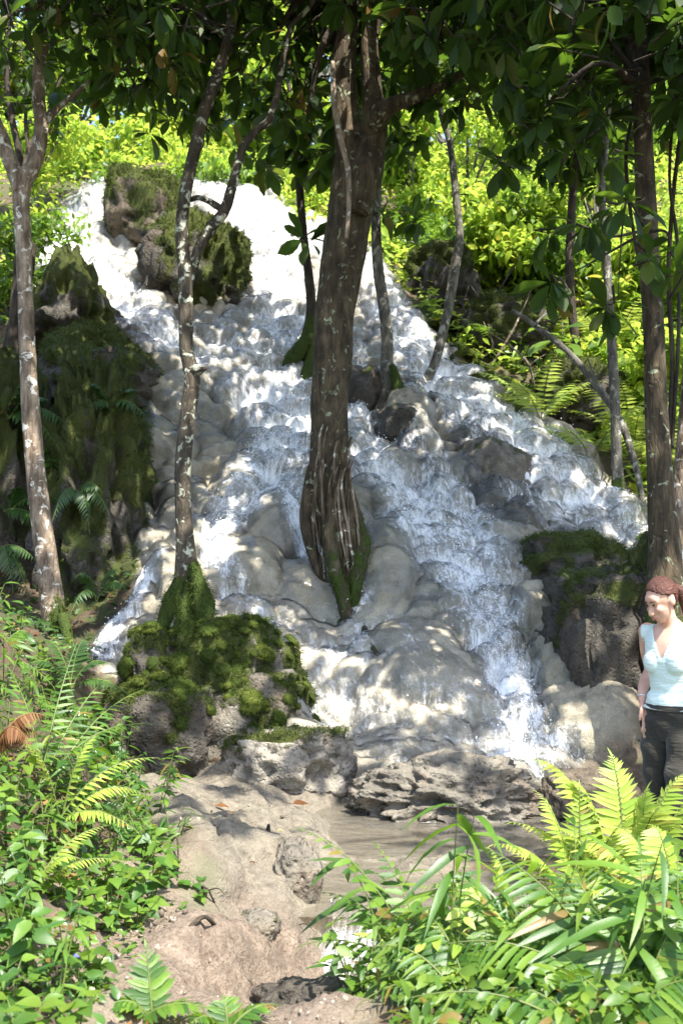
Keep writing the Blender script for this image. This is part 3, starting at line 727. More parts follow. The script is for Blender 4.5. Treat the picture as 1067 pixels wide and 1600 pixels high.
def to_px(p):
    d = p - np.array([0, 0, CAMZ]); w = d @ _f
    return 533.5 + FPX * d[:, 0] / np.maximum(w, .01), 800 - FPX * (d @ _u) / np.maximum(w, .01), w

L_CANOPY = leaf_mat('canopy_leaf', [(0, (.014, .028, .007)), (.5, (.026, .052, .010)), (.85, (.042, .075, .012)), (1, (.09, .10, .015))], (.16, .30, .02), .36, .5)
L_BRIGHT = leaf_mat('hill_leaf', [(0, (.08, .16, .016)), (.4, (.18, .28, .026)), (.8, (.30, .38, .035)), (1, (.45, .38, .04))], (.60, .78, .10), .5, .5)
L_GREEN = leaf_mat('bush_leaf', [(0, (.045, .10, .014)), (.5, (.085, .16, .018)), (1, (.16, .23, .024))], (.28, .46, .04), .42, .45)
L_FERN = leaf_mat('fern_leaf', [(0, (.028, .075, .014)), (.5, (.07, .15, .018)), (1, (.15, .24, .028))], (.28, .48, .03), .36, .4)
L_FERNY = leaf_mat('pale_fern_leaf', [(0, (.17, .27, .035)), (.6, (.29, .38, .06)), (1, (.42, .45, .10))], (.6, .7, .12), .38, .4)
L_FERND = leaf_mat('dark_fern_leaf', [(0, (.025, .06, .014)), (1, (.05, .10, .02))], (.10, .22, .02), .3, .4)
L_HERB = leaf_mat('herb_leaf', [(0, (.024, .07, .012)), (.5, (.06, .135, .018)), (1, (.13, .21, .03))], (.20, .38, .03), .32, .36)
L_DEAD = leaf_mat('dead_leaf', [(0, (.09, .036, .014)), (.5, (.16, .075, .028)), (1, (.24, .15, .06))], (.2, .1, .03), .25, .6)
B_MAIN = bark_mat('thick_bark', (.03, .023, .014), (.12, .09, .053), (.24, .26, .165), .63)
B_MOTT = bark_mat('mottled_bark', (.035, .028, .02), (.11, .09, .062), (.36, .37, .28), .585)
B_PALE = bark_mat('pale_bark', (.10, .07, .046), (.34, .27, .195), (.58, .54, .46), .60)
B_GREY = bark_mat('grey_bark', (.06, .055, .045), (.19, .175, .14), (.3, .3, .25), .6)
B_DARK = bark_mat('dark_bark', (.025, .02, .015), (.075, .058, .04))
def green_mat():
    n = N('green_stem'); return n.done(n.bsdf(n.ramp(n.noise(n.coord(), 8), [(.3, (.05, .08, .015)), (.7, (.11, .13, .03))]), .55))
M_STEM = green_mat()

def limb_px(path, Y, dY=0.0):
    """points measured along a limb; dY spreads depth from root to tip"""
    n = len(path)
    return [P(a, b, (Y + dY * k / (n - 1))) for k, (a, b, *_) in enumerate(path)], [w * (Y + dY * k / (n - 1)) / FPX for k, (_, _, w) in enumerate(path)]
def trunk_part(name, path, Y, mat, root, dY=0, moss=None, ns=14, n=None, wob=.10, fw=5, flute=None, fuzz=0):
    pts, rad = limb_px(path, Y, dY)
    V, F = tube(pts, rad, ns, n or 9 * len(pts), wob, fw)
    if flute:
        cc = V.reshape(-1, ns, 3).mean(1, keepdims=True); d3 = V.reshape(-1, ns, 3) - cc; zt, zb = P(0, flute[0], Y)[2], P(0, flute[1], Y)[2]
        th = np.linspace(0, 2 * PI, ns, endpoint=False)[None]; zz = cc[..., 2]
        fl = 1 + flute[2] * smooth(zt, zb, zz) * (np.cos(th * 6 + 2.2 * zz) * .6 + np.cos(th * 11 - 3 * zz + 1) * .4)
        V = (cc + d3 * fl[..., None]).reshape(-1, 3)
    ms = np.zeros(len(V))
    if moss:
        ztop = P(0, moss[0], Y)[2]; zbot = P(0, moss[1], Y)[2]
        ms = smooth(ztop, zbot, V[:, 2]) * moss[2]
        if len(moss) > 3:
            c = np.repeat(V.reshape(-1, ns, 3).mean(1), ns, 0); d = V - c; d /= np.linalg.norm(d, axis=1)[:, None] + 1e-9
            ms *= np.clip(.5 + .8 * (d @ np.array(moss[3])), 0, 1)
    if fuzz:
        rr = np.random.default_rng(fuzz); c = np.repeat(V.reshape(-1, ns, 3).mean(1), ns, 0); d = V - c; d /= np.linalg.norm(d, axis=1)[:, None] + 1e-9
        w = np.clip(ms - .3 + .5 * perlin(V, 6), 0, 1) * (d[:, 1] < .4) + 1e-9; i = rr.choice(len(V), fuzz, p=w / w.sum())
        tag(part('moss', *blades(V[i] + rr.normal(size=(fuzz, 3)) * .012, d[i], .028, .004, rr, .5), M_MOSS, root, smooth_=False), kind='stuff')
    return part(name, V, F, mat, root, attrs={'moss': ms})
def in_blob(r, c, R, n):
    q = r.normal(size=(n, 3)); q /= np.linalg.norm(q, axis=1)[:, None]
    return np.asarray(c) + q * np.asarray(R) * (r.uniform(.12, 1, n) ** .45)[:, None]
def whorls(r, ctr, per, size, spread=1.0, droop=.5):
    """rosettes of big leaves at twig ends"""
    n = len(ctr); k = per
    ax = r.normal(size=(n, 3)) * [1, 1, .5]; ax /= np.linalg.norm(ax, axis=1)[:, None]
    C_ = np.repeat(ctr, k, 0); A = np.repeat(ax, k, 0)
    q = r.normal(size=(n * k, 3)); q -= (q * A).sum(1)[:, None] * A; q /= np.linalg.norm(q, axis=1)[:, None]
    D = q * spread + A * r.uniform(.1, .7, (n * k, 1)) + np.array([0, 0, -droop]) * r.uniform(.3, 1.6, (n * k, 1))
    Nn = np.array([0, 0, 1.]) + r.normal(size=(n * k, 3)) * .35
    return C_ + q * .02, D, Nn, size * r.uniform(.6, 1.15, n * k), ax
CLEAR = []      # limbs that are seen in front of the leaves
def hides(p, margin):
    u, v, w = to_px(p); m = np.zeros(len(p), bool)
    for path, Y in CLEAR:
        q = np.array(path, float); q = q[np.argsort(q[:, 1])]
        x = np.interp(v, q[:, 1], q[:, 0]); m |= (np.abs(u - x) < margin + np.interp(v, q[:, 1], q[:, 2])) & (v > q[0, 1]) & (v < q[-1, 1]) & (w < Y + .25) & (v > -20)
    return m
for q_, y_ in (([(322,165,9),(342,110,9),(357,60,8),(368,0,8),(290,300,10)], 10.2), ([(365,280,7),(378,235,7),(420,187,6),(432,150,5),(441,95,5),(455,42,4),(492,-5,3)], 10.4), ([(33,310,14),(60,235,11),(64,195,11),(60,140,10),(64,90,10),(80,0,9)], 9.2),
               ([(553,300,36),(541,170,20),(538,90,19),(545,10,18)], 10.9), ([(570,280,22),(586,190,20),(580,130,15),(577,40,14)], 10.8), ([(1010,320,16),(1003,150,14),(1000,40,13)], 8.6)): CLEAR.append((q_, y_))
def crown(root, blobs, mat, tpl, size, nclus, per, seed, bark, start=None, single=300, droop=.5, keep=None):
    """twigs and leaves; the leaves that show largest are parts of their own, the rest one mass"""
    r = np.random.default_rng(seed); org = np.array(root.location)
    tot = sum(R[0] * R[1] * R[2] for _, R in blobs); ctr = []
    for c, R in blobs:
        ctr.append(in_blob(r, c, R, max(2, int(nclus * R[0] * R[1] * R[2] / tot))))
    ctr = [q[~hides(q, 34)] for q in ctr]
    base = np.vstack([np.repeat(np.array(c)[None], len(q), 0) for (c, _), q in zip(blobs, ctr)]); ctr = np.vstack(ctr)
    if keep is not None:
        m = keep(ctr); ctr = ctr[m]; base = base[m]
    pos, D, Nn, sc, ax = whorls(r, ctr, per, size, 1, droop)
    tw = [tube([b * .45 + c * .55 + r.normal(size=3) * .08, (b * .2 + c * .8) + r.normal(size=3) * .05, c], [.011, .007, .003], 4, 5, cap=False) for b, c in zip(base, ctr)]
    V, F = merge(tw); tag(part('twigs', V, F, bark, root, attrs={'moss': np.zeros(len(V))}), kind='stuff')
    u, v, w = to_px(pos)
    vis = (u > -10) & (u < 1077) & (v > -10) & (v < 900) & (w > 0)
    order = np.argsort(np.where(vis, w / sc, 1e9)); ns = min(single, int(vis.sum()))
    a, b = order[:ns], order[ns:]
    if ns: leaf_objects('leaf', tpl, mat, pos[a], D[a], Nn[a], sc[a], root, org)
    if len(b):
        V, F = leaves_mesh(tpl, pos[b], D[b], Nn[b], sc[b]); o = part('crown', V, F, mat, root); o['kind'] = 'stuff'
    return ctr
def branches(root, frm, tos, r0, bark, seed, name='branch'):
    r = np.random.default_rng(seed)
    for t in tos:
        a, t = np.asarray(frm, float), np.asarray(t, float); m = (a + t) / 2 + r.normal(size=3) * .15 + [0, 0, .15]
        V, F = tube([a, a * .75 + m * .25, m, t], [r0, r0 * .8, r0 * .55, r0 * .2], 8, 16, .1)
        part(name, V, F, bark, root, attrs={'moss': np.zeros(len(V))})
def tree_root(label, px, py, group=None, cat='tree', name='tree'):
    c = G(px, py); return thing(name, label, cat, c, group), c

# ------------------------------------------------------------------ the thick tree in the middle
t, c = tree_root('thick leaning tree wrapped in roots standing mid stream, forked high up', 540, 935)
YM = c[1] - .05
trunk_part('trunk', [(551,990,15),(548,930,21),(540,870,28),(519,800,31),(514,730,29),(514,650,28),(517,580,28),(522,510,31),(533,440,34),(543,370,36),(550,300,34),(548,230,26),(540,170,20),(537,90,19),(545,0,18),(552,-120,18),(545,-330,9)], YM, B_MAIN, t, .3, (780, 930, .5), 44, 220, .15, 5, (420, 820, .16), 1200)
trunk_part('stem', [(556,330,20),(570,280,27),(580,230,22),(586,190,20),(580,130,15),(577,60,14),(592,-10,15),(606,-150,11),(640,-330,5)], YM - .08, B_MAIN, t, .1, None, 14, 80, .16)
trunk_part('branch', [(578,205,15),(592,180,18),(612,163,14),(650,150,11),(700,128,8),(760,90,6),(820,60,4)], YM - .12, B_MAIN, t, -.7, None, 10, 50, .14)
r = np.random.default_rng(21)
for q, w in (([(545,905),(575,935),(605,962),(640,985),(668,1000)], 9), ([(540,915),(518,938),(492,952),(462,962)], 7), ([(552,930),(566,965),(572,1000),(590,1030)], 8), ([(546,930),(536,968),(524,990)], 6), ([(522,850),(500,872),(470,882),(440,880)], 6)):
    pts = [G(a, b, .03) for a, b in q]; V, F = tube(pts, np.linspace(w, w * .35, len(q)) * pts[0][1] / FPX, 9, 40, .3, 5)
    part('root', V, F, B_MAIN, t, attrs={'moss': np.full(len(V), .5)})
trunk_part('root', [(540,735,5),(549,785,9),(559,830,13),(563,860,13),(556,915,10),(552,975,6)], YM - .1, B_MAIN, t, -.25, (720, 860, .62), 16, 90, .4, 5, None, 900)
trunk_part('root', [(498,690,6),(488,740,10),(481,790,12),(482,835,11),(494,880,9),(515,925,6),(530,960,3)], YM - .05, B_MAIN, t, -.1, None, 10, 40, .2)
trunk_part('root', [(520,780,5),(515,830,9),(520,880,12),(535,930,12),(547,990,9)], YM - .32, B_MAIN, t, -.05, (760, 900, .55), 12, 70, .3, 5, None, 500)
for k in range(34):
    x0 = r.uniform(492, 545); x1 = min(500 + (x0 - 492) * 1.2 + r.normal() * 5, 563); y0 = r.uniform(690, 790); y1 = 850 + (x1 - 480) * 1.0 + r.uniform(-20, 20)
    mx = (x0 + x1) / 2 + r.normal() * 7; w = r.uniform(.8, 2.6)
    trunk_part('root', [(x0 + 6, y0 - 30, w * .6), (x0, y0, w), (mx, (y0 + y1) / 2, w), (x1, y1, w * .8), (x1 + 2, y1 + 25, w * .4)], YM - .36, B_PALE if k % 3 == 0 else B_MAIN, t, .10, (780, 950, .45), 6, 24, .1)
trunk_part('vine', [(520,95,3),(522,160,5),(532,215,5),(543,262,4.5),(545,320,4),(541,372,3)], YM - .45, B_PALE, t, 0, None, 8, 40, .1)
trunk_part('vine', [(560,420,2),(550,500,2.4),(548,560,2.6),(540,620,2.6),(517,680,2.6),(498,730,3),(489,800,2.5),(492,860,1.6)], YM - .42, B_MAIN, t, -.1, None, 7, 50, .1)
CB = [(P(430, 60, 10.6), (1.5, 1.5, .8)), (P(250, 110, 11.2), (1.3, 1.2, .55)), (P(180, 60, 11.6), (1.2, 1.2, .7)), (P(520, 110, 11.2), (.9, .8, .5)), (P(560, -20, 10.3), (1.3, 1.5, 1.0)), (P(720, 30, 10.0), (1.5, 1.5, .8)), (P(860, -30, 10.6), (1.4, 1.6, 1.2)), (P(300, -40, 11.4), (1.6, 1.4, 1.1)),
      (P(480, 190, 10.9), (.55, .5, .5)), (P(650, 90, 9.8), (.8, .7, .45)), (P(540, -200, 12.0), (3.4, 2.2, .9)), (P(360, -160, 12.6), (2.2, 1.6, .8)), (P(800, -200, 11.6), (2.6, 2.0, .9))]
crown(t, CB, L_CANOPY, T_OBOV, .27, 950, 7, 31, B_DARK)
branches(t, P(548, 0, YM + .2), [q for q, _ in CB[:5]] + [q for q, _ in CB[7:]], .07, B_DARK, 5)

# ------------------------------------------------------------------ mottled slender tree
t, c = tree_root('slender crooked tree with pale lichen blotches growing behind the cushioned boulder', 295, 955)
YS = 9.75
trunk_part('trunk', [(292,985,36),(294,945,30),(292,900,21),(289,850,15),(286,790,12.5),(286,720,12),(293,650,12),(300,600,12.5),(298,575,12),(291,540,11),(290,480,11.5),(288,420,11),(284,360,10.5),(290,300,10),(304,235,10),(322,165,9.5),(342,110,9),(357,60,8.5),(368,0,8),(385,-110,7),(420,-300,4)], YS, B_MOTT, t, .5, (850, 960, 1.0, (.7, -.4, .1)), 14, 210, .12, 5, None, 1200)
trunk_part('stem', [(293,455,7),(300,425,8),(310,390,8),(330,355,9),(352,325,9),(365,280,7.5),(378,235,7),(398,205,6.5),(420,187,6.5),(432,150,5.5),(441,95,5),(455,42,4.5),(474,20,4),(492,-5,3.5),(530,-90,2)], YS + .3, B_MOTT, t, .3, None, 10, 110, .14, 5)
trunk_part('branch', [(352,330,6),(340,322,5.5),(325,313,5),(310,308,4.5),(296,312,4)], YS + .38, B_MOTT, t, .05, None, 8, 24)
trunk_part('knot', [(303,577,9),(312,578,7),(322,575,3)], YS + .15, B_MOTT, t, -.08, None, 8, 12, .2)
trunk_part('root', [(284,900,9),(272,930,13),(262,958,14),(252,990,8)], YS - .05, B_MOTT, t, -.1, (850, 930, .8), 14, 50, .3, 5, None, 900)
trunk_part('root', [(302,880,8),(312,915,13),(318,945,16),(322,985,9)], YS - .1, B_MOTT, t, -.1, (830, 900, 1.0), 14, 50, .3, 5, None, 1200)
SB = [((-1.2, 9.2, 8.1), (1.8, 1.4, .7)), (P(230, 60, 9.8), (.9, .9, .55)), (P(330, 50, 9.4), (.8, .9, .5)), (P(190, -40, 10.2), (1.3, 1.2, .7)), (P(420, -60, 10.4), (1.2, 1.0, .6)), (P(300, -150, 10.6), (2.2, 1.6, .8)), (P(400, 290, 10.6), (.35, .3, .28)), (P(340, 200, 10.4), (.45, .4, .3))]  # first crown mass is unseen, added above the view to shade the left cliff
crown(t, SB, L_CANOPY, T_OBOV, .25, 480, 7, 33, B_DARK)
branches(t, P(357, 60, YS + .45), [q for q, _ in SB[:6]], .035, B_MOTT, 6)

# ------------------------------------------------------------------ left tree
t, c = tree_root('pale barked tree with a smooth white fork at the left edge of the falls', 88, 1005)
YL = c[1] + .05
trunk_part('trunk', [(94,1030,22),(88,990,20),(80,930,19),(72,870,17.5),(62,790,16),(53,700,15),(46,610,14),(42,520,13),(39,440,12.5),(36,370,13),(33,310,14),(36,280,17),(50,262,13),(60,235,11.5),(64,195,11),(60,140,10.5),(64,90,10.5),(72,40,10),(80,0,9.5),(100,-120,7)], YL, B_PALE, t, .5, (880, 1000, 1.1, (.9, -.3, 0)), 14, 190, .10, 5, None, 1500)
trunk_part('stem', [(32,300,12),(24,272,13),(14,245,12),(5,218,11),(-8,190,10),(-40,120,8)], YL + .25, B_PALE, t, .1, None, 12, 50, .1)
trunk_part('branch', [(62,205,6),(78,182,6),(100,160,4.5),(122,142,4),(140,125,2.5)], YL + .4, B_PALE, t, .3, None, 8, 30)
trunk_part('root', [(96,960,8),(104,985,10),(106,1010,8),(104,1040,5)], YL - .1, B_PALE, t, -.1, (900, 960, 1.2), 8, 20, .2)
LB = [(P(-20, 40, 8.6), (.6, .8, .4)), (P(80, -60, 8.8), (1.0, 1.0, .5)), (P(-100, -80, 9), (1.4, 1.2, .7)), (P(20, 110, 8.9), (.25, .3, .2))]
crown(t, LB, L_CANOPY, T_OBOV, .24, 100, 7, 35, B_DARK)
branches(t, P(76, 20, YL + .45), [q for q, _ in LB[:3]], .03, B_PALE, 7)
t, c = tree_root('thin dark many stemmed sapling behind the pale forked tree', 30, 560)
for q in ([(18,590,8),(22,480,7),(30,380,6),(32,260,6),(18,180,5),(10,100,4),(20,0,3)], [(30,300,4),(46,230,4),(70,190,3),(95,120,2.5)], [(30,330,4),(44,250,3.5),(40,180,3),(50,110,2)]):
    trunk_part('stem', q, 14.2, B_DARK, t, .4, None, 8, 40, .15)
crown(t, [(P(30, 60, 14.5), (.8, .7, .7)), (P(60, 170, 14.6), (.6, .5, .5))], L_CANOPY, T_OVAL, .16, 90, 6, 36, B_DARK, single=60)
t, c = tree_root('short leaning black trunk beside the pointed wet rock', 18, 560)
trunk_part('trunk', [(12,590,12),(18,540,12),(28,480,11),(44,420,10),(50,380,7)], 13.6, B_DARK, t, .1, None, 10, 40, .2)

# ------------------------------------------------------------------ small trees growing out of the falls
t, c = tree_root('small dark tree on a mossy wedge left of the thick trunk', 468, 575)
YK = c[1]
trunk_part('trunk', [(466,592,20),(474,555,16),(481,520,10),(486,480,8),(482,430,7.5),(476,380,7),(471,330,6.5),(467,280,6),(460,200,5),(450,120,3)], YK, B_DARK, t, .2, (440, 540, 1.0), 12, 80, .15)
trunk_part('root', [(484,520,8),(470,545,13),(456,568,13),(446,588,8)], YK - .15, B_DARK, t, -.1, (460, 545, 1.1), 12, 40, .3, 5, None, 900)
trunk_part('root', [(488,540,7),(480,580,10),(470,615,8),(462,640,4)], YK - .15, B_DARK, t, -.3, (480, 580, 1.0), 8, 24, .25)
crown(t, [(P(464, 372, YK - .2), (.32, .3, .1)), (P(450, 180, YK), (.9, .8, .8)), (P(500, 230, YK - .1), (.6, .6, .6))], L_CANOPY, T_OBOV, .42, 44, 7, 37, B_DARK)
t, c = tree_root('slim grey trunk rising from black stones right of the thick tree', 607, 632)
YG = c[1]
trunk_part('trunk', [(607,650,18),(606,620,15),(604,575,10.5),(605,530,9.5),(600,480,9),(592,430,8.5),(588,380,8),(588,320,7.5),(592,250,6.5),(600,170,5),(610,90,3)], YG, B_GREY, t, .2, (560, 640, 1.1, (.8, -.2, 0)), 12, 90, .1)
trunk_part('root', [(612,570,5),(620,595,8),(626,620,9),(632,645,5)], YG - .1, B_GREY, t, -.1, (540, 600, 1.1), 12, 40, .3, 5, None, 700)
crown(t, [(P(612, 130, YG), (.8, .8, .9)), (P(590, 330, YG - .1), (.25, .25, .15)), (P(640, 350, YG + .1), (.3, .3, .14))], L_CANOPY, T_OBOV, .30, 60, 7, 38, B_DARK)
t, c = tree_root('thin leaning grey tree curving out of the white water edge', 660, 607)
YT = c[1]
trunk_part('trunk', [(655,612,7),(664,600,8),(680,565,7.5),(692,520,7.5),(703,470,7),(712,420,6.5),(718,370,6.5),(714,320,6),(708,265,5.5),(702,220,5),(690,180,4.5),(684,120,3.5),(690,40,2)], YT, B_GREY, t, .4, None, 10, 90, .1)
crown(t, [(P(690, 60, YT), (.8, .8, .8)), (P(705, 330, YT + .3), (.4, .3, .3))], L_GREEN, T_OVAL, .17, 80, 6, 39, B_DARK, single=60)

# ------------------------------------------------------------------ right side trees
t, c = tree_root('dark straight trunk behind the woman, hung with big drooping leaves', 1035, 905)
YR = 8.3
trunk_part('trunk', [(1040,1010,34),(1040,930,30),(1038,870,26),(1034,800,22),(1030,720,19.5),(1026,640,18.5),(1023,560,17.5),(1019,480,17),(1014,400,16.5),(1010,320,16),(1006,240,15),(1003,150,14),(1000,60,13),(996,-60,12),(990,-300,7)], YR, B_MAIN, t, .3, (760, 1000, .55), 16, 150, .1)
RB = [(P(880, 120, 8.2), (.55, .6, .5)), (P(960, 60, 7.8), (.75, .8, .5)), (P(930, 240, 7.9), (.30, .4, .3)), (P(900, 370, 8.2), (.22, .25, .2)), (P(985, 380, 7.8), (.2, .25, .25)), (P(845, 190, 8.0), (.2, .25, .15)), (P(1010, 250, 7.6), (.4, .4, .4)), (P(1060, 130, 8.0), (.7, .8, .6)), (P(830, 210, 8.0), (.10, .12, .06)), (P(935, 330, 7.9), (.2, .3, .12)),
      (P(800, 30, 8.4), (.6, .7, .4)), (P(1050, 420, 7.8), (.22, .25, .2)), (P(1000, -130, 8.8), (2.0, 1.6, .9)), (P(840, -110, 9.4), (1.6, 1.3, .7)), (P(1130, 0, 8.6), (1.2, 1.3, 1.0)), (P(870, 440, 8.0), (.14, .2, .1)), (P(965, 470, 7.9), (.12, .2, .1)),
      (P(800, 250, 8.1), (.16, .2, .1)), (P(700, 40, 8.8), (.7, .7, .35))]
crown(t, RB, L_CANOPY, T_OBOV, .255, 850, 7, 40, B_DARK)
branches(t, P(1003, 130, YR), [P(880, 120, 8.2), P(835, 185, 8.0), P(960, 60, 7.8), P(1060, 130, 8.0), P(1000, -130, 8.8), P(840, -110, 9.4)], .035, B_DARK, 8)
branches(t, P(1012, 360, YR), [P(935, 330, 7.9), P(870, 440, 8.0), P(1050, 400, 7.8), P(965, 470, 7.9)], .016, B_DARK, 9)
t, c = tree_root('pale stained trunk cut by the right edge behind the woman', 1066, 900)
trunk_part('trunk', [(1068,1010,22),(1066,930,20),(1064,860,17),(1062,800,15),(1070,700,14),(1080,560,13),(1095,300,12),(1100,0,10)], 8.9, B_PALE, t, .2, (780, 960, .4), 12, 80, .1)
crown(t, [(P(1120, 60, 9), (.7, .8, .7)), (P(1160, -60, 9.4), (1.4, 1.2, .9))], L_CANOPY, T_OBOV, .30, 60, 7, 41, B_DARK)
t, c = tree_root('thin straight grey trunk on the right bank of the stream', 966, 790)
YQ = c[1]
trunk_part('trunk', [(970,815,14),(966,770,11),(963,700,8.5),(960,620,8),(956,540,7.5),(951,460,7),(946,380,6.5),(940,300,6),(948,200,5),(955,60,4),(950,-80,3)], YQ, B_GREY, t, .2, (700, 790, .9), 10, 90, .08)
crown(t, [(P(950, 40, YQ), (1.2, 1.0, .9)), (P(940, 250, YQ), (.5, .5, .4))], L_CANOPY, T_OBOV, .3, 60, 7, 42, B_DARK)
t, c = tree_root('dense small leaved tree overhanging the shaded right bank', 900, 600)
trunk_part('trunk', [(905,640,9),(902,560,8),(890,440,7),(893,330,6.5),(900,220,5),(890,120,3)], c[1], B_DARK, t, .2, None, 10, 60, .12)
crown(t, [(P(910, 190, 15.2), (1.3, 1.3, .7)), (P(850, 60, 15.0), (1.3, 1.2, .7))], L_CANOPY, T_OVAL, .24, 330, 7, 43, B_DARK, single=60)
t, c = tree_root('dark twin lianas climbing beside the right hand trunk', 1048, 800, None, 'liana', 'liana')
for q in ([(1048,860,4),(1046,700,3.5),(1050,560,4),(1044,430,3.5),(1052,300,3.5),(1064,180,3),(1060,0,2.5)], [(1050,700,3),(1060,520,3),(1058,380,3),(1046,280,2.5),(1050,150,2.5),(1030,0,2)], [(1000,420,2.5),(985,330,3),(978,240,3),(990,140,2.5),(965,20,2)]):
    trunk_part('stem', q, 8.9, B_DARK, t, .1, None, 7, 50, .15)
g0 = G(1004, 795)
t = thing('bent_branch', 'long bare grey branch arching down across the right bank', 'branch', g0)
trunk_part('stem', [(1006,800,5),(1000,760,5),(988,710,5.5),(968,655,6),(945,620,6),(915,580,5.5),(880,543,5),(848,518,4.5),(820,497,4),(800,485,3)], g0[1], B_GREY, t, .8, None, 9, 90, .12)
trunk_part('twig', [(835,508,2.5),(850,492,2),(868,482,1.5)], g0[1] + .6, B_GREY, t, .1, None, 6, 12)
trunk_part('twig', [(940,615,2.5),(930,590,2),(918,560,1.3)], g0[1] + .3, B_GREY, t, .1, None, 6, 12)

# ------------------------------------------------------------------ trees and bushes on the hill behind
def bush(label, px, py, hw, hh, Y, mat, leaf, n, seed, cat='bush', name='bush', tpl=T_SMALL, group=None, nb=7):
    r = np.random.default_rng(seed); c = P(px, py, Y); R = np.array([hw * Y / FPX, hw * Y / FPX * .8, hh * Y / FPX])
    b = np.array([c[0], c[1], gz(c[0], c[1])])
    t = thing(name, label, cat, b, group)
    tw = max(.03, R[0] * .05); nb = nb + 4
    V, F = tube([b - [0, 0, .2], (b + c) / 2 + r.normal(size=3) * .1, c, c + [0, 0, R[2] * .5]], [tw, tw * .8, tw * .5, tw * .15], 7, 14, .15)
    part('trunk', V, F, B_GREY, t, attrs={'moss': np.zeros(len(V))})
    sub = c + r.normal(size=(nb, 3)) * R * .52; rad = R.mean() * r.uniform(.22, .46, nb)
    V, F = merge([tube([(b + c) / 2, (c + s) / 2, s], [tw * .5, tw * .35, .006], 5, 8) for s in sub]); part('branch', V, F, B_GREY, t, attrs={'moss': np.zeros(len(V))})['kind'] = 'stuff'
    k = n // 5; i = r.integers(0, nb, k)
    ctr = np.array([in_blob(r, sub[j], rad[j] * np.array([1, 1, .8]), 1)[0] for j in i])
    pos, D, Nn, sc, _ = whorls(r, ctr, 5, leaf, 1, .45)
    pos = pos + r.normal(size=pos.shape) * leaf * .7
    V, F = leaves_mesh(tpl, pos, D, Nn, sc)
    part('crown', V, F, mat, t)['kind'] = 'stuff'
    return t
r = np.random.default_rng(50)
FAR = [(-120,60,200,150,26),(30,110,150,110,24.5),(120,170,120,110,25.5),(210,90,150,120,28),(300,200,110,70,27),(330,60,150,130,30),(430,150,130,110,26.5),(500,60,150,130,29),(560,240,90,80,25),(640,90,140,130,28),(700,210,120,130,24),
       (780,90,140,130,27),(840,230,130,120,25.5),(920,100,150,140,27),(990,240,130,130,24),(1080,110,150,150,26),(1160,300,140,160,24)]
FARL = ['dense tree at the top left corner behind the left fork', 'open crowned tree between the left fork and the mottled tree', 'low round tree right above the brown lip boulder', 'big green tree far up the hill behind the mottled tree', 'low pale tree just above the lip of the falls', 'tall tree behind the mottled tree and its second stem',
 'tree behind the second stem of the mottled tree', 'tall dark green tree straight behind the thick trunk', 'small bright tree close behind the thick trunk', 'tall yellow green tree right of the thick trunk fork', 'bright tree behind the thin leaning grey tree', 'tall green tree behind the hanging leaf rosettes', 'bright hill tree behind the hanging leaves at right',
 'tall tree behind the thin straight grey trunk', 'bright hill tree behind the dark straight trunk', 'big tree in the top right corner behind the lianas', 'broad tree beyond the right edge of the bank']
for k, (px, py, hw, hh, Y) in enumerate(FAR):
    bush(FARL[k], px, py, hw, hh, Y, (L_BRIGHT, L_BRIGHT, L_GREEN)[k % 3], .21, 6500, 200 + k, 'tree', 'hill_tree', group='trees on the hill behind the falls')
for k in range(11):
    px = -150 + 130 * k
    bush('tall skyline tree ' + ['past the top left corner', 'behind the left fork', 'between the left fork and the mottled tree', 'behind the mottled tree', 'behind the second mottled stem', 'left of the thick trunk top', 'right of the thick trunk top', 'behind the leaning grey tree', 'behind the hanging leaf rosettes', 'behind the dark straight trunk', 'past the top right corner'][k], px + 40 * math.sin(k * 2.1), 60 + 50 * math.sin(k * 1.3), 130, 230, 33 + 2 * math.sin(k), (L_BRIGHT, L_GREEN)[k % 2], .30, 1500, 240 + k, 'tree', 'skyline_tree', group='skyline trees behind the hill trees', nb=10)
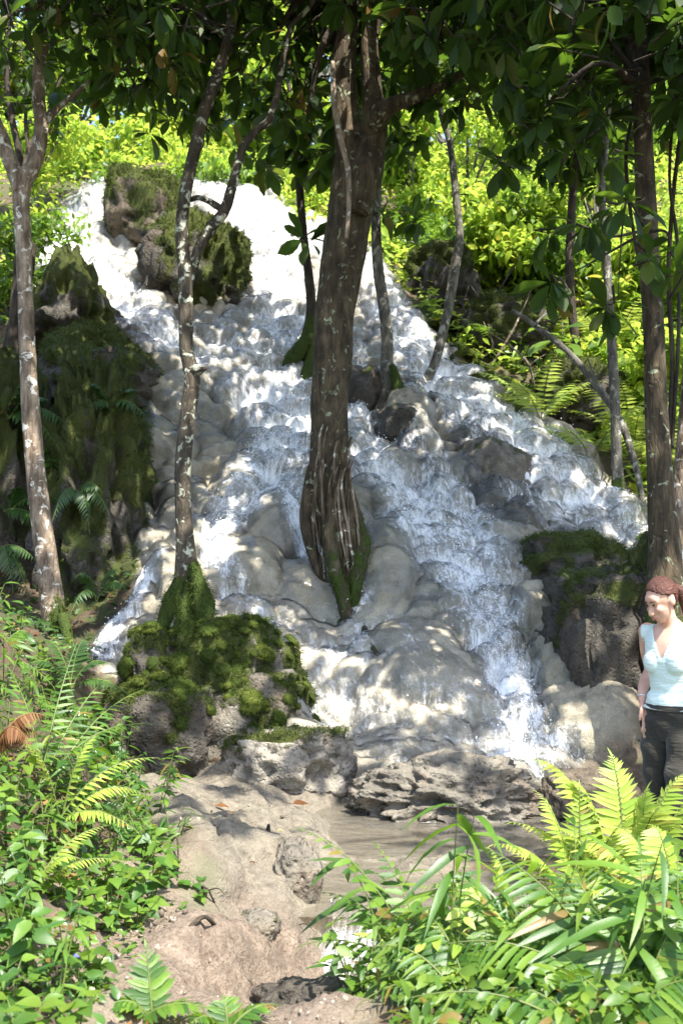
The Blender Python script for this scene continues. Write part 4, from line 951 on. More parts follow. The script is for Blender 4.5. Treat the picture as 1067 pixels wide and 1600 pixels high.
BUSH = [(60,230,70,110,19,'loose leafy bush hanging over the upper left bank',L_BRIGHT,.12,1800),(120,260,70,60,21.5,'low yellow green bush above the top left water',L_BRIGHT,.11,1500),(135,285,50,26,20.6,'low leafy shrub at the left end of the lip',L_GREEN,.11,700),(300,268,60,24,21.2,'low shrub on the lip right of the brown boulder',L_BRIGHT,.11,700),(375,285,50,26,20.8,'low shrub on the lip behind the second stem',L_GREEN,.11,700),(480,335,46,30,19.6,'low shrub on the lip by the small dark tree',L_BRIGHT,.11,700),(20,420,60,90,15.5,'shaded bush left of the pointed wet rock',L_GREEN,.12,1500),
 (210,240,60,50,23,'small bright bush behind the brown lip boulder',L_BRIGHT,.11,1200),(440,270,80,40,23,'low bush at the lip right of the top water',L_GREEN,.12,1400),(510,320,50,50,20.5,'leafy bush left of the thick trunk at the lip',L_BRIGHT,.12,1000),
 (640,280,70,110,20,'tall yellow green bush right of the thick trunk',L_BRIGHT,.11,2600),(730,260,90,120,20.5,'wide sunlit bush with yellowing tips on the right bank',L_BRIGHT,.11,3000),(690,400,70,50,18.3,'green bush over the dark bank above the sunny water',L_GREEN,.11,1500),
 (770,390,80,60,18.5,'bright round bush on the right bank beneath the yellowing one',L_BRIGHT,.12,1800),(850,380,80,90,18,'tall loose bush right of the bright round one',L_GREEN,.12,2200),(930,300,90,100,18.5,'high bush seen between the hanging leaves at right',L_BRIGHT,.13,2200),
 (1000,420,80,120,16.5,'big bush behind the dark straight trunk',L_BRIGHT,.13,2400),(1075,480,80,150,15.5,'tall bush at the right edge behind the lianas',L_GREEN,.13,2400),(900,690,60,40,14.6,'low dark bush at the edge of the right stream',L_GREEN,.10,1200),(1050,650,50,80,14,'sunlit bush low behind the dark straight trunk',L_BRIGHT,.11,1600),
 (985,600,60,70,15,'leafy bush behind the thin straight grey trunk',L_BRIGHT,.12,1600),(800,590,40,30,15.6,'small dark bush above the moss bordered water edge',L_GREEN,.09,700)]
for k, (px, py, hw, hh, Y, lab, m, lf, n) in enumerate(BUSH):
    bush(lab, px, py, hw * 1.12, hh * 1.15, Y, m, lf * (1.7 if k % 3 == 1 else 1.4), int(n * 1.25), 300 + k, tpl=T_OVAL if k % 3 == 1 else T_SMALL)
# dead stems and roots in the dark bank right of the sunny water
t = thing('dead_brush', 'tangle of bare brown stems on the shaded right bank', 'brush', G(760, 520))
r = np.random.default_rng(77)
for k in range(22):
    x = r.uniform(655, 900); y = 420 + (x - 655) * .72 + r.uniform(-10, 60); c0 = G(x, y + 20)
    a = r.uniform(0, 6.3); L = r.uniform(.6, 1.7); tip = c0 + [math.cos(a) * L * .5, -abs(math.sin(a)) * .3, L * r.uniform(.2, 1)]
    V, F = tube([c0 - [0, 0, .1], (c0 + tip) / 2 + r.normal(size=3) * .15, tip], [.022, .016, .005], 5, 12, .2); part('stem', V, F, B_PALE if k % 3 else B_DARK, t, attrs={'moss': np.zeros(len(V))})
# unseen trees added outside the view, their crowns shaped to shade the glen
def add_shade_tree(label, x, y, h, seed, blobs, n):
    z = gz(x, y); t = thing('shade_tree', label, 'tree', (x, y, z))
    V, F = tube([(x, y, z - .3), (x + .1, y, z + h * .4), (x - .1, y + .1, z + h * .8), (x, y, z + h)], [.24, .18, .14, .06], 12, 40, .1)
    part('trunk', V, F, B_MAIN, t, attrs={'moss': np.zeros(len(V))})
    crown(t, blobs, L_CANOPY, T_OBOV, .34, n, 7, seed, B_DARK, single=0)
    branches(t, (x, y, z + h * .7), [q for q, _ in blobs], .07, B_MAIN, seed)
add_shade_tree('unseen tree added right of the view to shade the falls', 5.2, 5.4, 8.5, 61, [((3.9, 2.9, 8.0), (1.1, .9, .6)), ((1.6, 4.5, 8.2), (1.7, 1.1, .6)), ((1.3, 2.5, 8.0), (.9, .6, .4)), ((3.7, 4.9, 8.5), (1.6, 1.4, .7)), ((1.0, 6.5, 8.3), (1.8, 1.2, .7)), ((3.2, 6.6, 8.4), (1.4, 1.2, .7)), ((-.8, 7.6, 8.6), (1.4, 1.2, .7)), ((3.4, 8.8, 8.2), (1.9, 1.8, .9)), ((5.2, 9.6, 9.0), (2.2, 2.0, 1.0)), ((2.2, 7.4, 8.6), (1.5, 1.2, .7)), ((4.6, 7.2, 8.2), (1.5, 1.2, .8))], 560)
add_shade_tree('unseen tree added left of the view to shade the left rocks', -5.6, 8.5, 9, 62, [((-2.3, 8.3, 8.7), (1.6, 1.3, .6)), ((-4.0, 8.6, 8.4), (1.9, 1.8, .9)), ((-5.6, 9.2, 9.2), (2.2, 2.0, 1.0)), ((-3.4, 10.6, 9.0), (1.5, 1.4, .7)), ((-5.6, 11.2, 8.2), (1.6, 1.5, .9))], 420)
# ------------------------------------------------------------------ ferns
def frond(parent, org, B, E, lift, npin, plen, mat, single, r, tpl=T_PINNA, start=.16, slant=.35, droop=.25, rach=.006, wide=1.0):
    B, E = np.asarray(B, float), np.asarray(E, float)
    M = (B + E) / 2 + np.array([0, 0, lift]) + (B - E) * .12
    t = np.linspace(0, 1, 22)[:, None]; c = (1 - t) ** 2 * B + 2 * t * (1 - t) * M + t ** 2 * E
    V, F = tube(c, np.linspace(rach, rach * .25, 22), 5, 22, cap=False)
    fo = part('frond', V, F, M_STEM if mat is not L_DEAD else L_DEAD, parent, org)
    tt = np.linspace(start, .985, npin); p = (1 - tt[:, None]) ** 2 * B + 2 * (tt * (1 - tt))[:, None] * M + tt[:, None] ** 2 * E
    T = 2 * (1 - tt[:, None]) * (M - B) + 2 * tt[:, None] * (E - M); T /= np.linalg.norm(T, axis=1)[:, None]
    L = np.cross(T, [0, 0, 1.]); L /= np.linalg.norm(L, axis=1)[:, None] + 1e-9
    Nn = np.cross(L, T)
    s = (tt - start) / (1 - start); prof = np.clip(.62 + 1.5 * s, 0, 1) * np.clip(1.0 - s ** 2.2, .14, 1)
    ps, Ds, Ns, Ss = [], [], [], []
    for sd in (-1, 1):
        q = r.normal(size=(npin, 3)) * .06
        ps.append(p + T * (.004 * sd)); Ds.append(L * sd * math.cos(slant) + T * (math.sin(slant) + .5 * s[:, None]) + q - np.array([0, 0, droop])); Ns.append(Nn + r.normal(size=(npin, 3)) * .10); Ss.append(plen * prof * r.uniform(.88, 1.06, npin))
    ps.append(p[-1:]); Ds.append(T[-1:] - [0, 0, .2]); Ns.append(Nn[-1:]); Ss.append(np.array([plen * .3]))
    ps, Ds, Ns, Ss = np.vstack(ps), np.vstack(Ds), np.vstack(Ns), np.concatenate(Ss)
    if single: leaf_objects('leaflet', tpl, mat, ps, Ds, Ns, Ss, fo, org)
    else:
        V, F = leaves_mesh(tpl, ps, Ds, Ns, Ss); part('leaflets', V, F, mat, fo, org)['kind'] = 'stuff'
T_PIN_S = leaf_tpl([0, .1, .5, 1], [0, .10, .085, 0], .2, .2)
T_PIN_L = leaf_tpl([0, .06, .3, .7, 1], [0, .05, .062, .045, 0], .25, .35)
def fern(label, base, tips, plen, npin, mat, seed, single=True, tpl=T_PINNA, extra=0, group=None, cat='fern', droop=.25, name='fern', rach=.006, exl=.5, slant=.35):
    r = np.random.default_rng(seed)
    b = P(*base) if len(base) == 3 else np.array(G(*base)); b = np.asarray(b, float); b[2] = max(b[2], gz(b[0], b[1]) - .02) if len(base) == 3 and base[2] < 9 else b[2]
    t = thing(name, label, cat, b, group)
    for q in tips:
        E = P(*q[:3]); lift = q[3] if len(q) > 3 else .22
        frond(t, b, b + r.normal(size=3) * [.02, .02, 0], E, lift, npin, plen * r.uniform(.9, 1.1), mat, single, r, tpl, droop=droop, rach=rach, slant=slant)
    for k in range(extra):
        a = r.uniform(0, 6.28); L = exl * r.uniform(.7, 1.15)
        frond(t, b, b, b + [math.cos(a) * L * .8, math.sin(a) * L * .8, L * r.uniform(.25, .75)], .18 * L / .5, npin, plen * r.uniform(.8, 1.05), mat, single, r, tpl, droop=droop, rach=rach, slant=slant)
    return t
# right foreground
fern('tall overexposed pale fern in full sun in front of the woman', (985,1455,5.0), [(832,1186,5.1,.46),(956,1182,5.1,.34),(800,1285,4.9,.25),(1085,1235,5.0,.2),(880,1300,4.8,.2),(1030,1265,4.8,.3),(1075,1205,5.1,.35),(895,1222,5.0,.4),(1010,1235,5.0,.3)], .19, 25, L_FERNY, 401, tpl=T_PIN_S)
fern('pale sunny fern hanging over the stream left of the tallest fern', (905,1450,4.85), [(842,1240,4.9,.25),(770,1320,4.7,.25),(905,1230,4.9,.15),(985,1275,4.7,.2)], .15, 22, L_FERNY, 402, tpl=T_PIN_S)
fern('bright green fern with broad leaflets reaching over the little cascade', (680,1590,4.1), [(470,1295,4.2,.30),(468,1478,4.1,.25),(590,1322,4.3,.2),(505,1395,4.3,.25),(730,1345,4.3,.15),(545,1545,4.0,.2)], .125, 15, L_FERN, 403, tpl=leaf_tpl([0, .1, .4, .75, 1], [0, .12, .16, .11, 0], .2, .2))
fern('yellowing fern with drooping tips in the middle of the right hand ferns', (830,1520,4.45), [(668,1385,4.4,.3),(770,1330,4.5,.2),(720,1430,4.3,.25),(880,1370,4.5,.2)], .14, 15, L_FERNY, 404, droop=.8, tpl=leaf_tpl([0, .1, .4, .75, 1], [0, .1, .14, .1, 0], .2, .3))
fern('large dark stemmed fern with long strap leaflets at the right edge', (1010,1690,3.55), [(770,1330,3.75,.20),(880,1345,3.8,.15),(1000,1330,3.8,.1),(1110,1380,3.7,.15),(700,1475,3.6,.25),(1120,1500,3.4,.15),(930,1420,3.7,.2),(1060,1440,3.6,.15)], .28, 20, L_FERN, 405, tpl=T_PIN_L, droop=.55, slant=.55)
fern('strap leaved fern in front along the bottom right corner', (930,1720,3.3), [(640,1560,3.3,.2),(790,1545,3.35,.15),(905,1520,3.3,.1),(1090,1530,3.2,.15),(540,1640,3.3,.15)], .22, 15, L_FERN, 406, tpl=T_PIN_L, droop=.5, slant=.5)
fern('strap leaved green fern behind, between the pale fern and the right edge', (1075,1560,4.2), [(900,1345,4.3,.25),(1000,1330,4.3,.2),(1090,1300,4.3,.1),(960,1430,4.1,.25),(850,1420,4.1,.25),(780,1400,4.2,.25)], .24, 20, L_FERN, 407, tpl=T_PIN_L, droop=.55, slant=.5)
fern('low green fern filling the bottom middle beside the soil path', (745,1680,3.6), [(585,1480,3.7,.2),(660,1430,3.8,.2),(760,1450,3.8,.12),(560,1570,3.6,.2),(840,1490,3.7,.2)], .15, 16, L_FERN, 408, tpl=T_LANCE, droop=.4)
fern('feathery green fern spreading left under the yellowing fern', (800,1640,3.9), [(600,1440,4.1,.35),(660,1500,3.9,.3),(720,1400,4.2,.3),(860,1440,4.0,.3),(930,1540,3.8,.3)], .17, 24, L_FERN, 409, tpl=T_PIN_S, droop=.45)
fern('feathery bright fern at the right edge under the pale fern', (1060,1500,4.5), [(900,1320,4.6,.35),(960,1290,4.6,.3),(1020,1290,4.6,.3),(1100,1330,4.5,.25),(880,1400,4.5,.35)], .17, 24, L_FERNY, 410, tpl=T_PIN_S, droop=.45)
# left foreground
fern('arching fern with bright tips beside the mossy boulder', (70,1235,5.2), [(236,1132,5.5,.22),(182,1048,5.7,.2),(120,1005,5.6,.15),(225,1078,5.8,.2),(10,1040,5.3,.2)], .10, 18, L_FERN, 411, tpl=T_PIN_S)
fern('yellow green fern arching toward the grey ledge', (95,1290,4.9), [(248,1185,5.1,.2),(232,1245,5.0,.2),(150,1150,5.0,.2),(40,1165,4.8,.2),(215,1300,4.8,.15)], .10, 18, L_FERNY, 412, tpl=T_PIN_S)
fern('withered fern with curled orange brown fronds', (-20,1190,4.55), [(72,1120,4.6,.18),(64,1150,4.6,.16),(45,1160,4.5,.2)], .11, 17, L_DEAD, 413, tpl=T_PIN_S, droop=1.2)
fern('feathery fern low on the leafy left bank', (60,1400,4.4), [(170,1290,4.6,.15),(130,1345,4.4,.15),(20,1300,4.4,.15),(185,1345,4.5,.12)], .075, 20, L_FERNY, 414, tpl=T_PIN_S)
fern('single upright fern at the bottom edge on the soil', (235,1700,3.65), [(228,1480,3.75,.03),(165,1575,3.6,.1),(335,1580,3.6,.1)], .105, 13, L_FERN, 415, tpl=leaf_tpl([0, .1, .4, .75, 1], [0, .11, .14, .09, 0], .2, .15), droop=.1)
fern('short spreading fern at the bottom edge right of the upright one', (350,1690,3.55), [(432,1570,3.6,.08),(350,1562,3.6,.05),(300,1600,3.5,.08)], .085, 12, L_FERN, 416, tpl=leaf_tpl([0, .1, .4, .75, 1], [0, .11, .14, .09, 0], .2, .15), droop=.1)
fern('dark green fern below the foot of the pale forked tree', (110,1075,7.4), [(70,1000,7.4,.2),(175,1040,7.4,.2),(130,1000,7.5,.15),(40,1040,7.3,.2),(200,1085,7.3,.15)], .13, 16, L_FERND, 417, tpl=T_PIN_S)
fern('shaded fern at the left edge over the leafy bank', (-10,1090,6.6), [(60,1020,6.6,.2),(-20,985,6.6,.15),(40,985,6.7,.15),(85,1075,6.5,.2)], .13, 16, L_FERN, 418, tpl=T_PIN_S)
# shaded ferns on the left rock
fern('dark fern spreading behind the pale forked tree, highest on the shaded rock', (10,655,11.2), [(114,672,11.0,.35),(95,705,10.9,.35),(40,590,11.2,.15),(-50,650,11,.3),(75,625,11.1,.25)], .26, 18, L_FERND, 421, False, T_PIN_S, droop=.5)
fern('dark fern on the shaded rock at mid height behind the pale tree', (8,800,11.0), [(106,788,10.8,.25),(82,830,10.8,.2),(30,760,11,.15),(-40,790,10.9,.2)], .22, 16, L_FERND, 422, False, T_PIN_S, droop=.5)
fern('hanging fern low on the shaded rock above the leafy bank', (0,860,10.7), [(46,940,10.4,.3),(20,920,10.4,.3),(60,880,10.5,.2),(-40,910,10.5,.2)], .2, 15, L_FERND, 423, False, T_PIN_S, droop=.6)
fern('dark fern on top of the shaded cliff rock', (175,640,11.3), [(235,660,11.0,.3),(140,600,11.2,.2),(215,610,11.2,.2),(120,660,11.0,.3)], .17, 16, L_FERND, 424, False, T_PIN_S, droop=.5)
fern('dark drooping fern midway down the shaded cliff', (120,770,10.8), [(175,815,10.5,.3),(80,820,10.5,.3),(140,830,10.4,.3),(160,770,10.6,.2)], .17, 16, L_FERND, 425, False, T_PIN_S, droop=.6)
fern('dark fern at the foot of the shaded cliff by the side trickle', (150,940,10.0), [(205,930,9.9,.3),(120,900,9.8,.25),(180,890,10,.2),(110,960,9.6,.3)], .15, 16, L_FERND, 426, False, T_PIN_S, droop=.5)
# sunny ferns on the right bank
RF = [(865,520,'bright fern on the right bank above the bent grey branch'),(905,625,'bright fern tucked under the bent grey branch'),(930,430,'high bright fern between the bushes of the right bank'),(845,640,'bright fern at the edge of the right stream'),(1000,540,'bright fern behind the dark straight trunk, halfway up'),(1050,600,'bright fern at the right edge behind the lianas'),
      (990,690,'bright fern low behind the thin straight grey trunk'),(820,430,'pale fern high on the sunny right bank'),(1055,740,'bright fern above the pale stained trunk'),(950,560,'wide bright fern left of the dark straight trunk'),(1060,500,'tall bright fern at the right edge'),(880,400,'tallest pale fern of the right bank'),(925,700,'low fern beside the water left of the thin grey trunk'),(800,545,'fern hanging over the shaded bank')]
for k, (a, b, lab) in enumerate(RF):
    fern(lab, (a, b + 22), [], .27, 18, (L_FERNY, L_FERN, L_FERNY)[k % 3], 430 + k, False, T_PIN_S, extra=12, exl=1.15, rach=.008)

# ------------------------------------------------------------------ leafy herbs
def herb(label, base, h, nst, nl, size, mat, seed, tpl=T_OVAL, group=None, lean=.35, name='leafy_herb', aim=None):
    r = np.random.default_rng(seed); b = np.asarray(base, float)
    t = thing(name, label, 'plant', b, group)
    for s in range(nst):
        a = r.uniform(0, 6.28); ln = lean * r.uniform(.3, 1.2); tip = b + np.array([math.cos(a) * ln * h, math.sin(a) * ln * h, h * r.uniform(.7, 1.1)])
        if aim is not None: tip = b + (tip - b) * .4 + np.asarray(aim) * h
        m = (b + tip) / 2 + [0, 0, h * .12]
        c = spline([b, m, tip], 14)
        V, F = tube(c, np.linspace(.004, .0016, 14), 5, 14, cap=False); so = part('stem', V, F, M_STEM, t, b)
        k = np.linspace(.25, 1, nl); pos = np.array([np.interp(k, np.linspace(0, 1, 14), c[:, q]) for q in range(3)]).T
        an = np.arange(nl) * 2.4 + r.uniform(0, 6); D = np.c_[np.cos(an), np.sin(an), np.full(nl, .15) - .5 * r.random(nl)]
        D[-1] += [0, 0, .5]
        Nn = np.array([0, -.25, 1.]) + r.normal(size=(nl, 3)) * .3
        sc = size * (1.1 - .35 * k) * r.uniform(.75, 1.2, nl)
        leaf_objects('leaf', tpl, mat, pos, D, Nn, sc, so, b)
    return t
r = np.random.default_rng(90)
LH = [(18,1040),(60,1060),(5,1100),(100,1110),(45,1130),(150,1150),(80,1170),(10,1200),(130,1200),(190,1225),(60,1230),(160,1260),(100,1275),(20,1270),(205,1290),(145,1310),(70,1320),(10,1340),(180,1345),(110,1365),(230,1350),(45,1390),(160,1400),(90,1420),(15,1440),(205,1400),(130,1450),(60,1470),
      (250,1400),(175,1470),(20,1510),(100,1515),(215,1465),(55,1550),(140,1550),(10,1590),(90,1595),(30,1650),(170,1440),(235,1440),(-30,1300),(-30,1450),(-40,1150),(120,1640),(120,1060),(30,1010),(-20,1010),(170,1190),(215,1240),(80,1090),(140,1210),(245,1300),(255,1262),(230,1200),(270,1335)]
HL = ['heart leaved creeping herb', 'oval leaved herb', 'narrow leaved herb']
TONE = ['deep green', 'mid green', 'fresh green']
LM_L = [(236,1132,'arching bright tipped fern'),(248,1190,'yellow green arching fern'),(60,1140,'withered fern'),(110,1340,'feathery low fern'),(230,1520,'upright bottom fern'),(95,1010,'pale forked tree'),(122,1557,'violet flower'),(320,1518,'rotten stick'),(88,1545,'standing stick'),(275,1390,'bare hooked root'),(336,1288,'curled red leaf'),(0,1020,'left edge ferns')]
LM_R = [(490,1480,'little cascade'),(470,1295,'highest broad leafleted frond'),(590,1330,'second broad leafleted frond'),(690,1385,'yellowing fern tips'),(838,1200,'tallest pale frond'),(956,1180,'pale frond by the woman'),(770,1340,'long strap leaflet frond'),(1000,1340,'upright strap fern'),(640,1560,'lowest strap fern'),(1060,1400,'fern at the right edge'),(560,1590,'soil path end')]
USED = set()
def near(what, px, py, lms):
    for q in sorted(lms, key=lambda q: math.hypot(q[0] - px, q[1] - py)):
        dx, dy = px - q[0], py - q[1]; d = math.hypot(dx, dy)
        rel = 'close beside' if d < 45 else ('right of' if dx > 0 else 'left of') if abs(dx) > 1.6 * abs(dy) else ('below' if dy > 0 else 'above') if abs(dy) > 1.6 * abs(dx) else ('below and right of' if dx > 0 and dy > 0 else 'below and left of' if dy > 0 else 'above and right of' if dx > 0 else 'above and left of')
        s = f'{what} {rel} the {q[2]}'
        if s not in USED: USED.add(s); return s
    return s
_n = ['highest', 'topmost', 'upper']
def where_left(px, py):
    near = min([((70,1235),'the arching bright tipped fern'),((95,1290),'the yellow green arching fern'),((0,1180),'the withered fern'),((60,1400),'the feathery low fern'),((235,1640),'the upright bottom fern'),((90,1010),'the pale forked tree')], key=lambda q: math.hypot(q[0][0] - px, q[0][1] - py))
    return near[1]
for k, (a, b) in enumerate(LH):
    kind = 0 if b > 1360 and k % 3 else (1 if k % 2 else 2); g = G(a, b)
    tpl, sz, h = ((T_HEART, .085, .15), (T_OVAL, .10, .30), (T_LANCE, .13, .28))[kind]
    herb(near(TONE[k % 3] + ' ' + HL[kind], a, b, LM_L), g, h * r.uniform(.8, 1.3), 3 if kind else 4, 7 if kind else 4, sz * r.uniform(.8, 1.15), (L_HERB, L_GREEN, L_FERN)[k % 3], 500 + k, tpl, 'leafy herbs on the left bank', .6 if kind == 0 else .4)
for k, (a, b) in enumerate([(250,1345), (275,1370), (255,1390), (225,1330), (300,1400), (318,1425), (285,1345), (262,1310), (290,1440)]):
    herb(near('glossy heart leaved creeper', a, b, LM_L), G(a - 22, b + 8), .13, 3, 4, .075, L_HERB, 560 + k, T_HEART, 'creepers on the edge of the soil bank', .7, 'creeper', (.6, -.1, .3))
RH = [(520,1500,4.5),(560,1450,4.7),(600,1520,4.4),(640,1480,4.5),(560,1580,4.0),(690,1540,4.2),(620,1600,3.9),(740,1470,4.6),(790,1450,4.7),(830,1420,4.9),(880,1460,4.5),(950,1440,4.8),(1020,1430,5.0),(1060,1380,5.3),(900,1530,4.1),(980,1540,4.0),(1050,1560,3.9),(780,1570,3.9),(850,1610,3.7),(700,1620,3.7),
      (1000,1480,4.4),(940,1380,5.2),(1045,1330,5.5),(860,1370,5.2),(590,1400,4.9),(640,1430,4.8),(1090,1470,4.4),(760,1410,4.9)]
for k, (a, b, Y) in enumerate(RH):
    p = P(a, b, Y); p[2] = gz(p[0], p[1]); big = k % 3 == 0
    herb(near(('deep green ', 'mid green ', 'fresh green ', 'pale ')[k % 4] + ('lance leaved stalk' if big else 'small leaved herb'), a, b, LM_R), p, (.5 if big else .34) * r.uniform(.8, 1.2), 3 if big else 4, 8, (.17 if big else .085) * r.uniform(.85, 1.1), (L_FERN, L_HERB, L_GREEN, L_FERNY)[k % 4], 600 + k, T_LANCE if big else T_OVAL, 'herbs among the right hand ferns', .35)
T_STRAP = leaf_tpl([0, .08, .25, .5, .75, 1], [0, .03, .055, .06, .04, 0], .25, .62)
for k, (a, b, Y, lab) in enumerate([(760,1500,4.3,'strap leaved stalk beside the yellowing fern'),(900,1500,4.2,'strap leaved stalk in the middle of the right hand ferns'),(1020,1520,4.1,'leaning strap leaved stalk near the right edge'),(700,1590,3.9,'low strap leaved stalk at the bottom middle'),(980,1600,3.7,'broad strap leaved stalk in the bottom right corner'),(1060,1600,3.6,'outermost strap leaved stalk of the bottom right corner')]):
    p = P(a, b, Y); p[2] = gz(p[0], p[1]); herb(lab, p, .62 * (1 + .15 * math.sin(k * 2.3)), 2, 10, .34, (L_FERN, L_FERN, L_HERB)[k % 3], 660 + k, T_STRAP, 'strap leaved stalks among the right hand ferns', .35, 'strap_leaved_plant')
herb('low plant with one long glossy dark leaf over the little cascade', P(600,1470,4.35), .30, 2, 5, .30, L_FERND, 640, T_LANCE, None, .3, 'broad_leaf_plant', (-.4, .1, .55))
herb('big leaved plant on the right bank behind the thin grey trunk', G(905, 640), 1.1, 4, 7, .5, L_GREEN, 641, T_OBOV, None, .5, 'broad_leaf_plant')
herb('small seedling on the moss mound above the shaded cliff', P(132, 628, 12.6), .3, 3, 6, .14, L_HERB, 642, T_OVAL)
herb('small seedling beside the shaded cliff foot', P(80, 740, 11.2), .35, 3, 6, .13, L_HERB, 643, T_OVAL)

# ------------------------------------------------------------------ low growth nobody could count
def cover(name, label, n, where, leaf, mat, seed, hmax, tpl=T_SMALL, box=(-6, 6, 2.6, 24)):
    r = np.random.default_rng(seed); x = r.uniform(box[0], box[1], n * 6); y = r.uniform(box[2], box[3], n * 6)
    w = where(x, y); k = r.random(len(x)) < w; x, y = x[k][:n], y[k][:n]; z = base_z(x, y)
    h = hmax * (.5 + .5 * perlin(np.c_[x, y, x * 0], 1.1)) * r.random(len(x)) ** .8
    pos = np.c_[x, y, z + .02 + np.clip(h, 0, 9)]
    D = r.normal(size=(len(x), 3)) * [1, 1, .4]; D[:, 2] -= .1; Nn = np.array([0, -.2, 1.]) + r.normal(size=D.shape) * .4
    V, F = leaves_mesh(tpl, pos, D, Nn, leaf * r.uniform(.5, 1.3, len(x)))
    tag(link(name, mesh_np(name, V, F, mat)), label, None, None, 'stuff')
def on_bank(x, y):
    m = 1 - poly_mask(x, y, FALLS, .2); g = perlin(np.c_[x, y, x * 0 + 4], .55)
    shade = poly_mask(x, y, poly_px([(610,420),(720,440),(860,560),(950,690),(900,700),(790,610),(690,490)]), .25)
    return m * (y > 9.6) * smooth(-.55, .1, g) * (1 - .8 * shade)
RIGHT_BANK = (-.5, 12, 9.5, 30)
cover('undergrowth', 'thick sunlit undergrowth covering the right bank', 22000, lambda x, y: on_bank(x, y) * (x > -.2), .2, L_BRIGHT, 71, .8, box=RIGHT_BANK)
cover('undergrowth', 'thick green undergrowth between the right bank ferns', 9000, lambda x, y: on_bank(x, y) * (x > -.2), .2, L_FERNY, 72, .6, T_LANCE, box=RIGHT_BANK)
cover('undergrowth', 'low growth along the top and upper left of the falls', 14000, lambda x, y: (1 - poly_mask(x, y, FALLS, .25)) * (y > 15), .14, L_BRIGHT, 73, .6, box=(-13, 3, 15, 32))
cover('undergrowth', 'shaded low growth on the left slope', 7000, lambda x, y: (1 - poly_mask(x, y, FALLS, .25)) * (x < -2) * (y > 6), .09, L_FERND, 74, .3, box=(-9, -1.5, 6, 16))
LEFTBANK = poly_px([(-80,1030),(110,1060),(200,1190),(240,1330),(300,1410),(240,1480),(180,1530),(120,1680),(-80,1680)])
cover('ground_cover', 'small leaves carpeting the leafy left bank', 5200, lambda x, y: poly_mask(x, y, LEFTBANK, .1) * smooth(-.5, .1, perlin(np.c_[x, y, x * 0], 2.2)), .05, L_HERB, 75, .12, T_OVAL, box=(-4, .2, 2.6, 8))
cover('ground_cover', 'tiny plants on the mossy face of the soil bank', 1500, lambda x, y: poly_mask(x, y, poly_px([(200,1390),(300,1410),(300,1480),(230,1520),(190,1480)]), .06), .022, L_GREEN, 76, .03, T_OVAL, box=(-2, .2, 3, 7))
cover('ground_cover', 'tangled small leaves under the right hand ferns', 9000, lambda x, y: poly_mask(x, y, np.array([(.35, 4.9), (1.2, 5.6), (2.4, 5.9), (3.4, 5.6), (3.2, 2.4), (.25, 2.6), (.12, 4.2)]), .1), .065, L_GREEN, 77, .32, T_OVAL, box=(0, 3.6, 2.2, 6.2))
cover('leaf_litter', 'brown fallen leaf litter on the left slope', 3000, lambda x, y: (1 - poly_mask(x, y, FALLS, .25)) * (x < -1) * (y > 3), .06, L_DEAD, 78, .0, T_OVAL, box=(-6, 0, 3, 16))
cover('leaf_litter', 'scraps of brown leaf and grit scattered on the soil', 420, lambda x, y: poly_mask(x, y, SOIL, .1), .03, L_DEAD, 79, .0, T_OVAL, box=(-2, .4, 3, 6))
cover('leaf_litter', 'scraps of leaf caught on the rock island', 160, lambda x, y: poly_mask(x, y, poly_px([(590,1200),(830,1190),(830,1230),(600,1240)]), .05), .07, L_DEAD, 80, .0, T_OVAL, box=(0, 2, 7, 9))

cover('leaf_litter', 'a few scraps of leaf and grit on the grey ledge', 260, lambda x, y: poly_mask(x, y, DRY, .1), .028, L_DEAD, 81, .0, T_OVAL, box=(-2.2, .3, 4.4, 9))
def pebbles():
    r = np.random.default_rng(82); x = r.uniform(-2, .5, 9000); y = r.uniform(3.4, 9, 9000); k = r.random(9000) < np.maximum(.10 * poly_mask(x, y, DRY, .1), .5 * poly_mask(x, y, SOIL, .1)) * (perlin(np.c_[x, y, x * 0], 1.6) > -.05); x, y = x[k][:900], y[k][:900]
    ix = np.clip(((x - X0) / .022).round().astype(int), 0, len(xs) - 1); iy = np.clip(np.searchsorted(ys, y), 0, len(ys) - 1); z = TV[iy * len(xs) + ix, 2]
    v, f = ico(1); s = (.004 + .016 * r.random(len(x)) ** 4)[:, None, None] * r.uniform(.6, 1.4, (len(x), 1, 3))
    V = (np.c_[x, y, z + .002][:, None] + v[None] * (1 + .2 * r.normal(size=(len(x), len(v), 1))) * s).reshape(-1, 3); F = (f[None] + len(v) * np.arange(len(x))[:, None, None]).reshape(-1, 3)
    n = N('pebble'); m = n.done(n.bsdf(n.ramp(n.rnd(), [(0, (.07, .055, .04)), (.6, (.24, .19, .14)), (1, (.38, .33, .26))]), .8))
    tag(link('gravel', mesh_np('gravel', V, F, m)), 'grit and small pebbles on the soil and ledge', None, None, 'stuff')
pebbles()
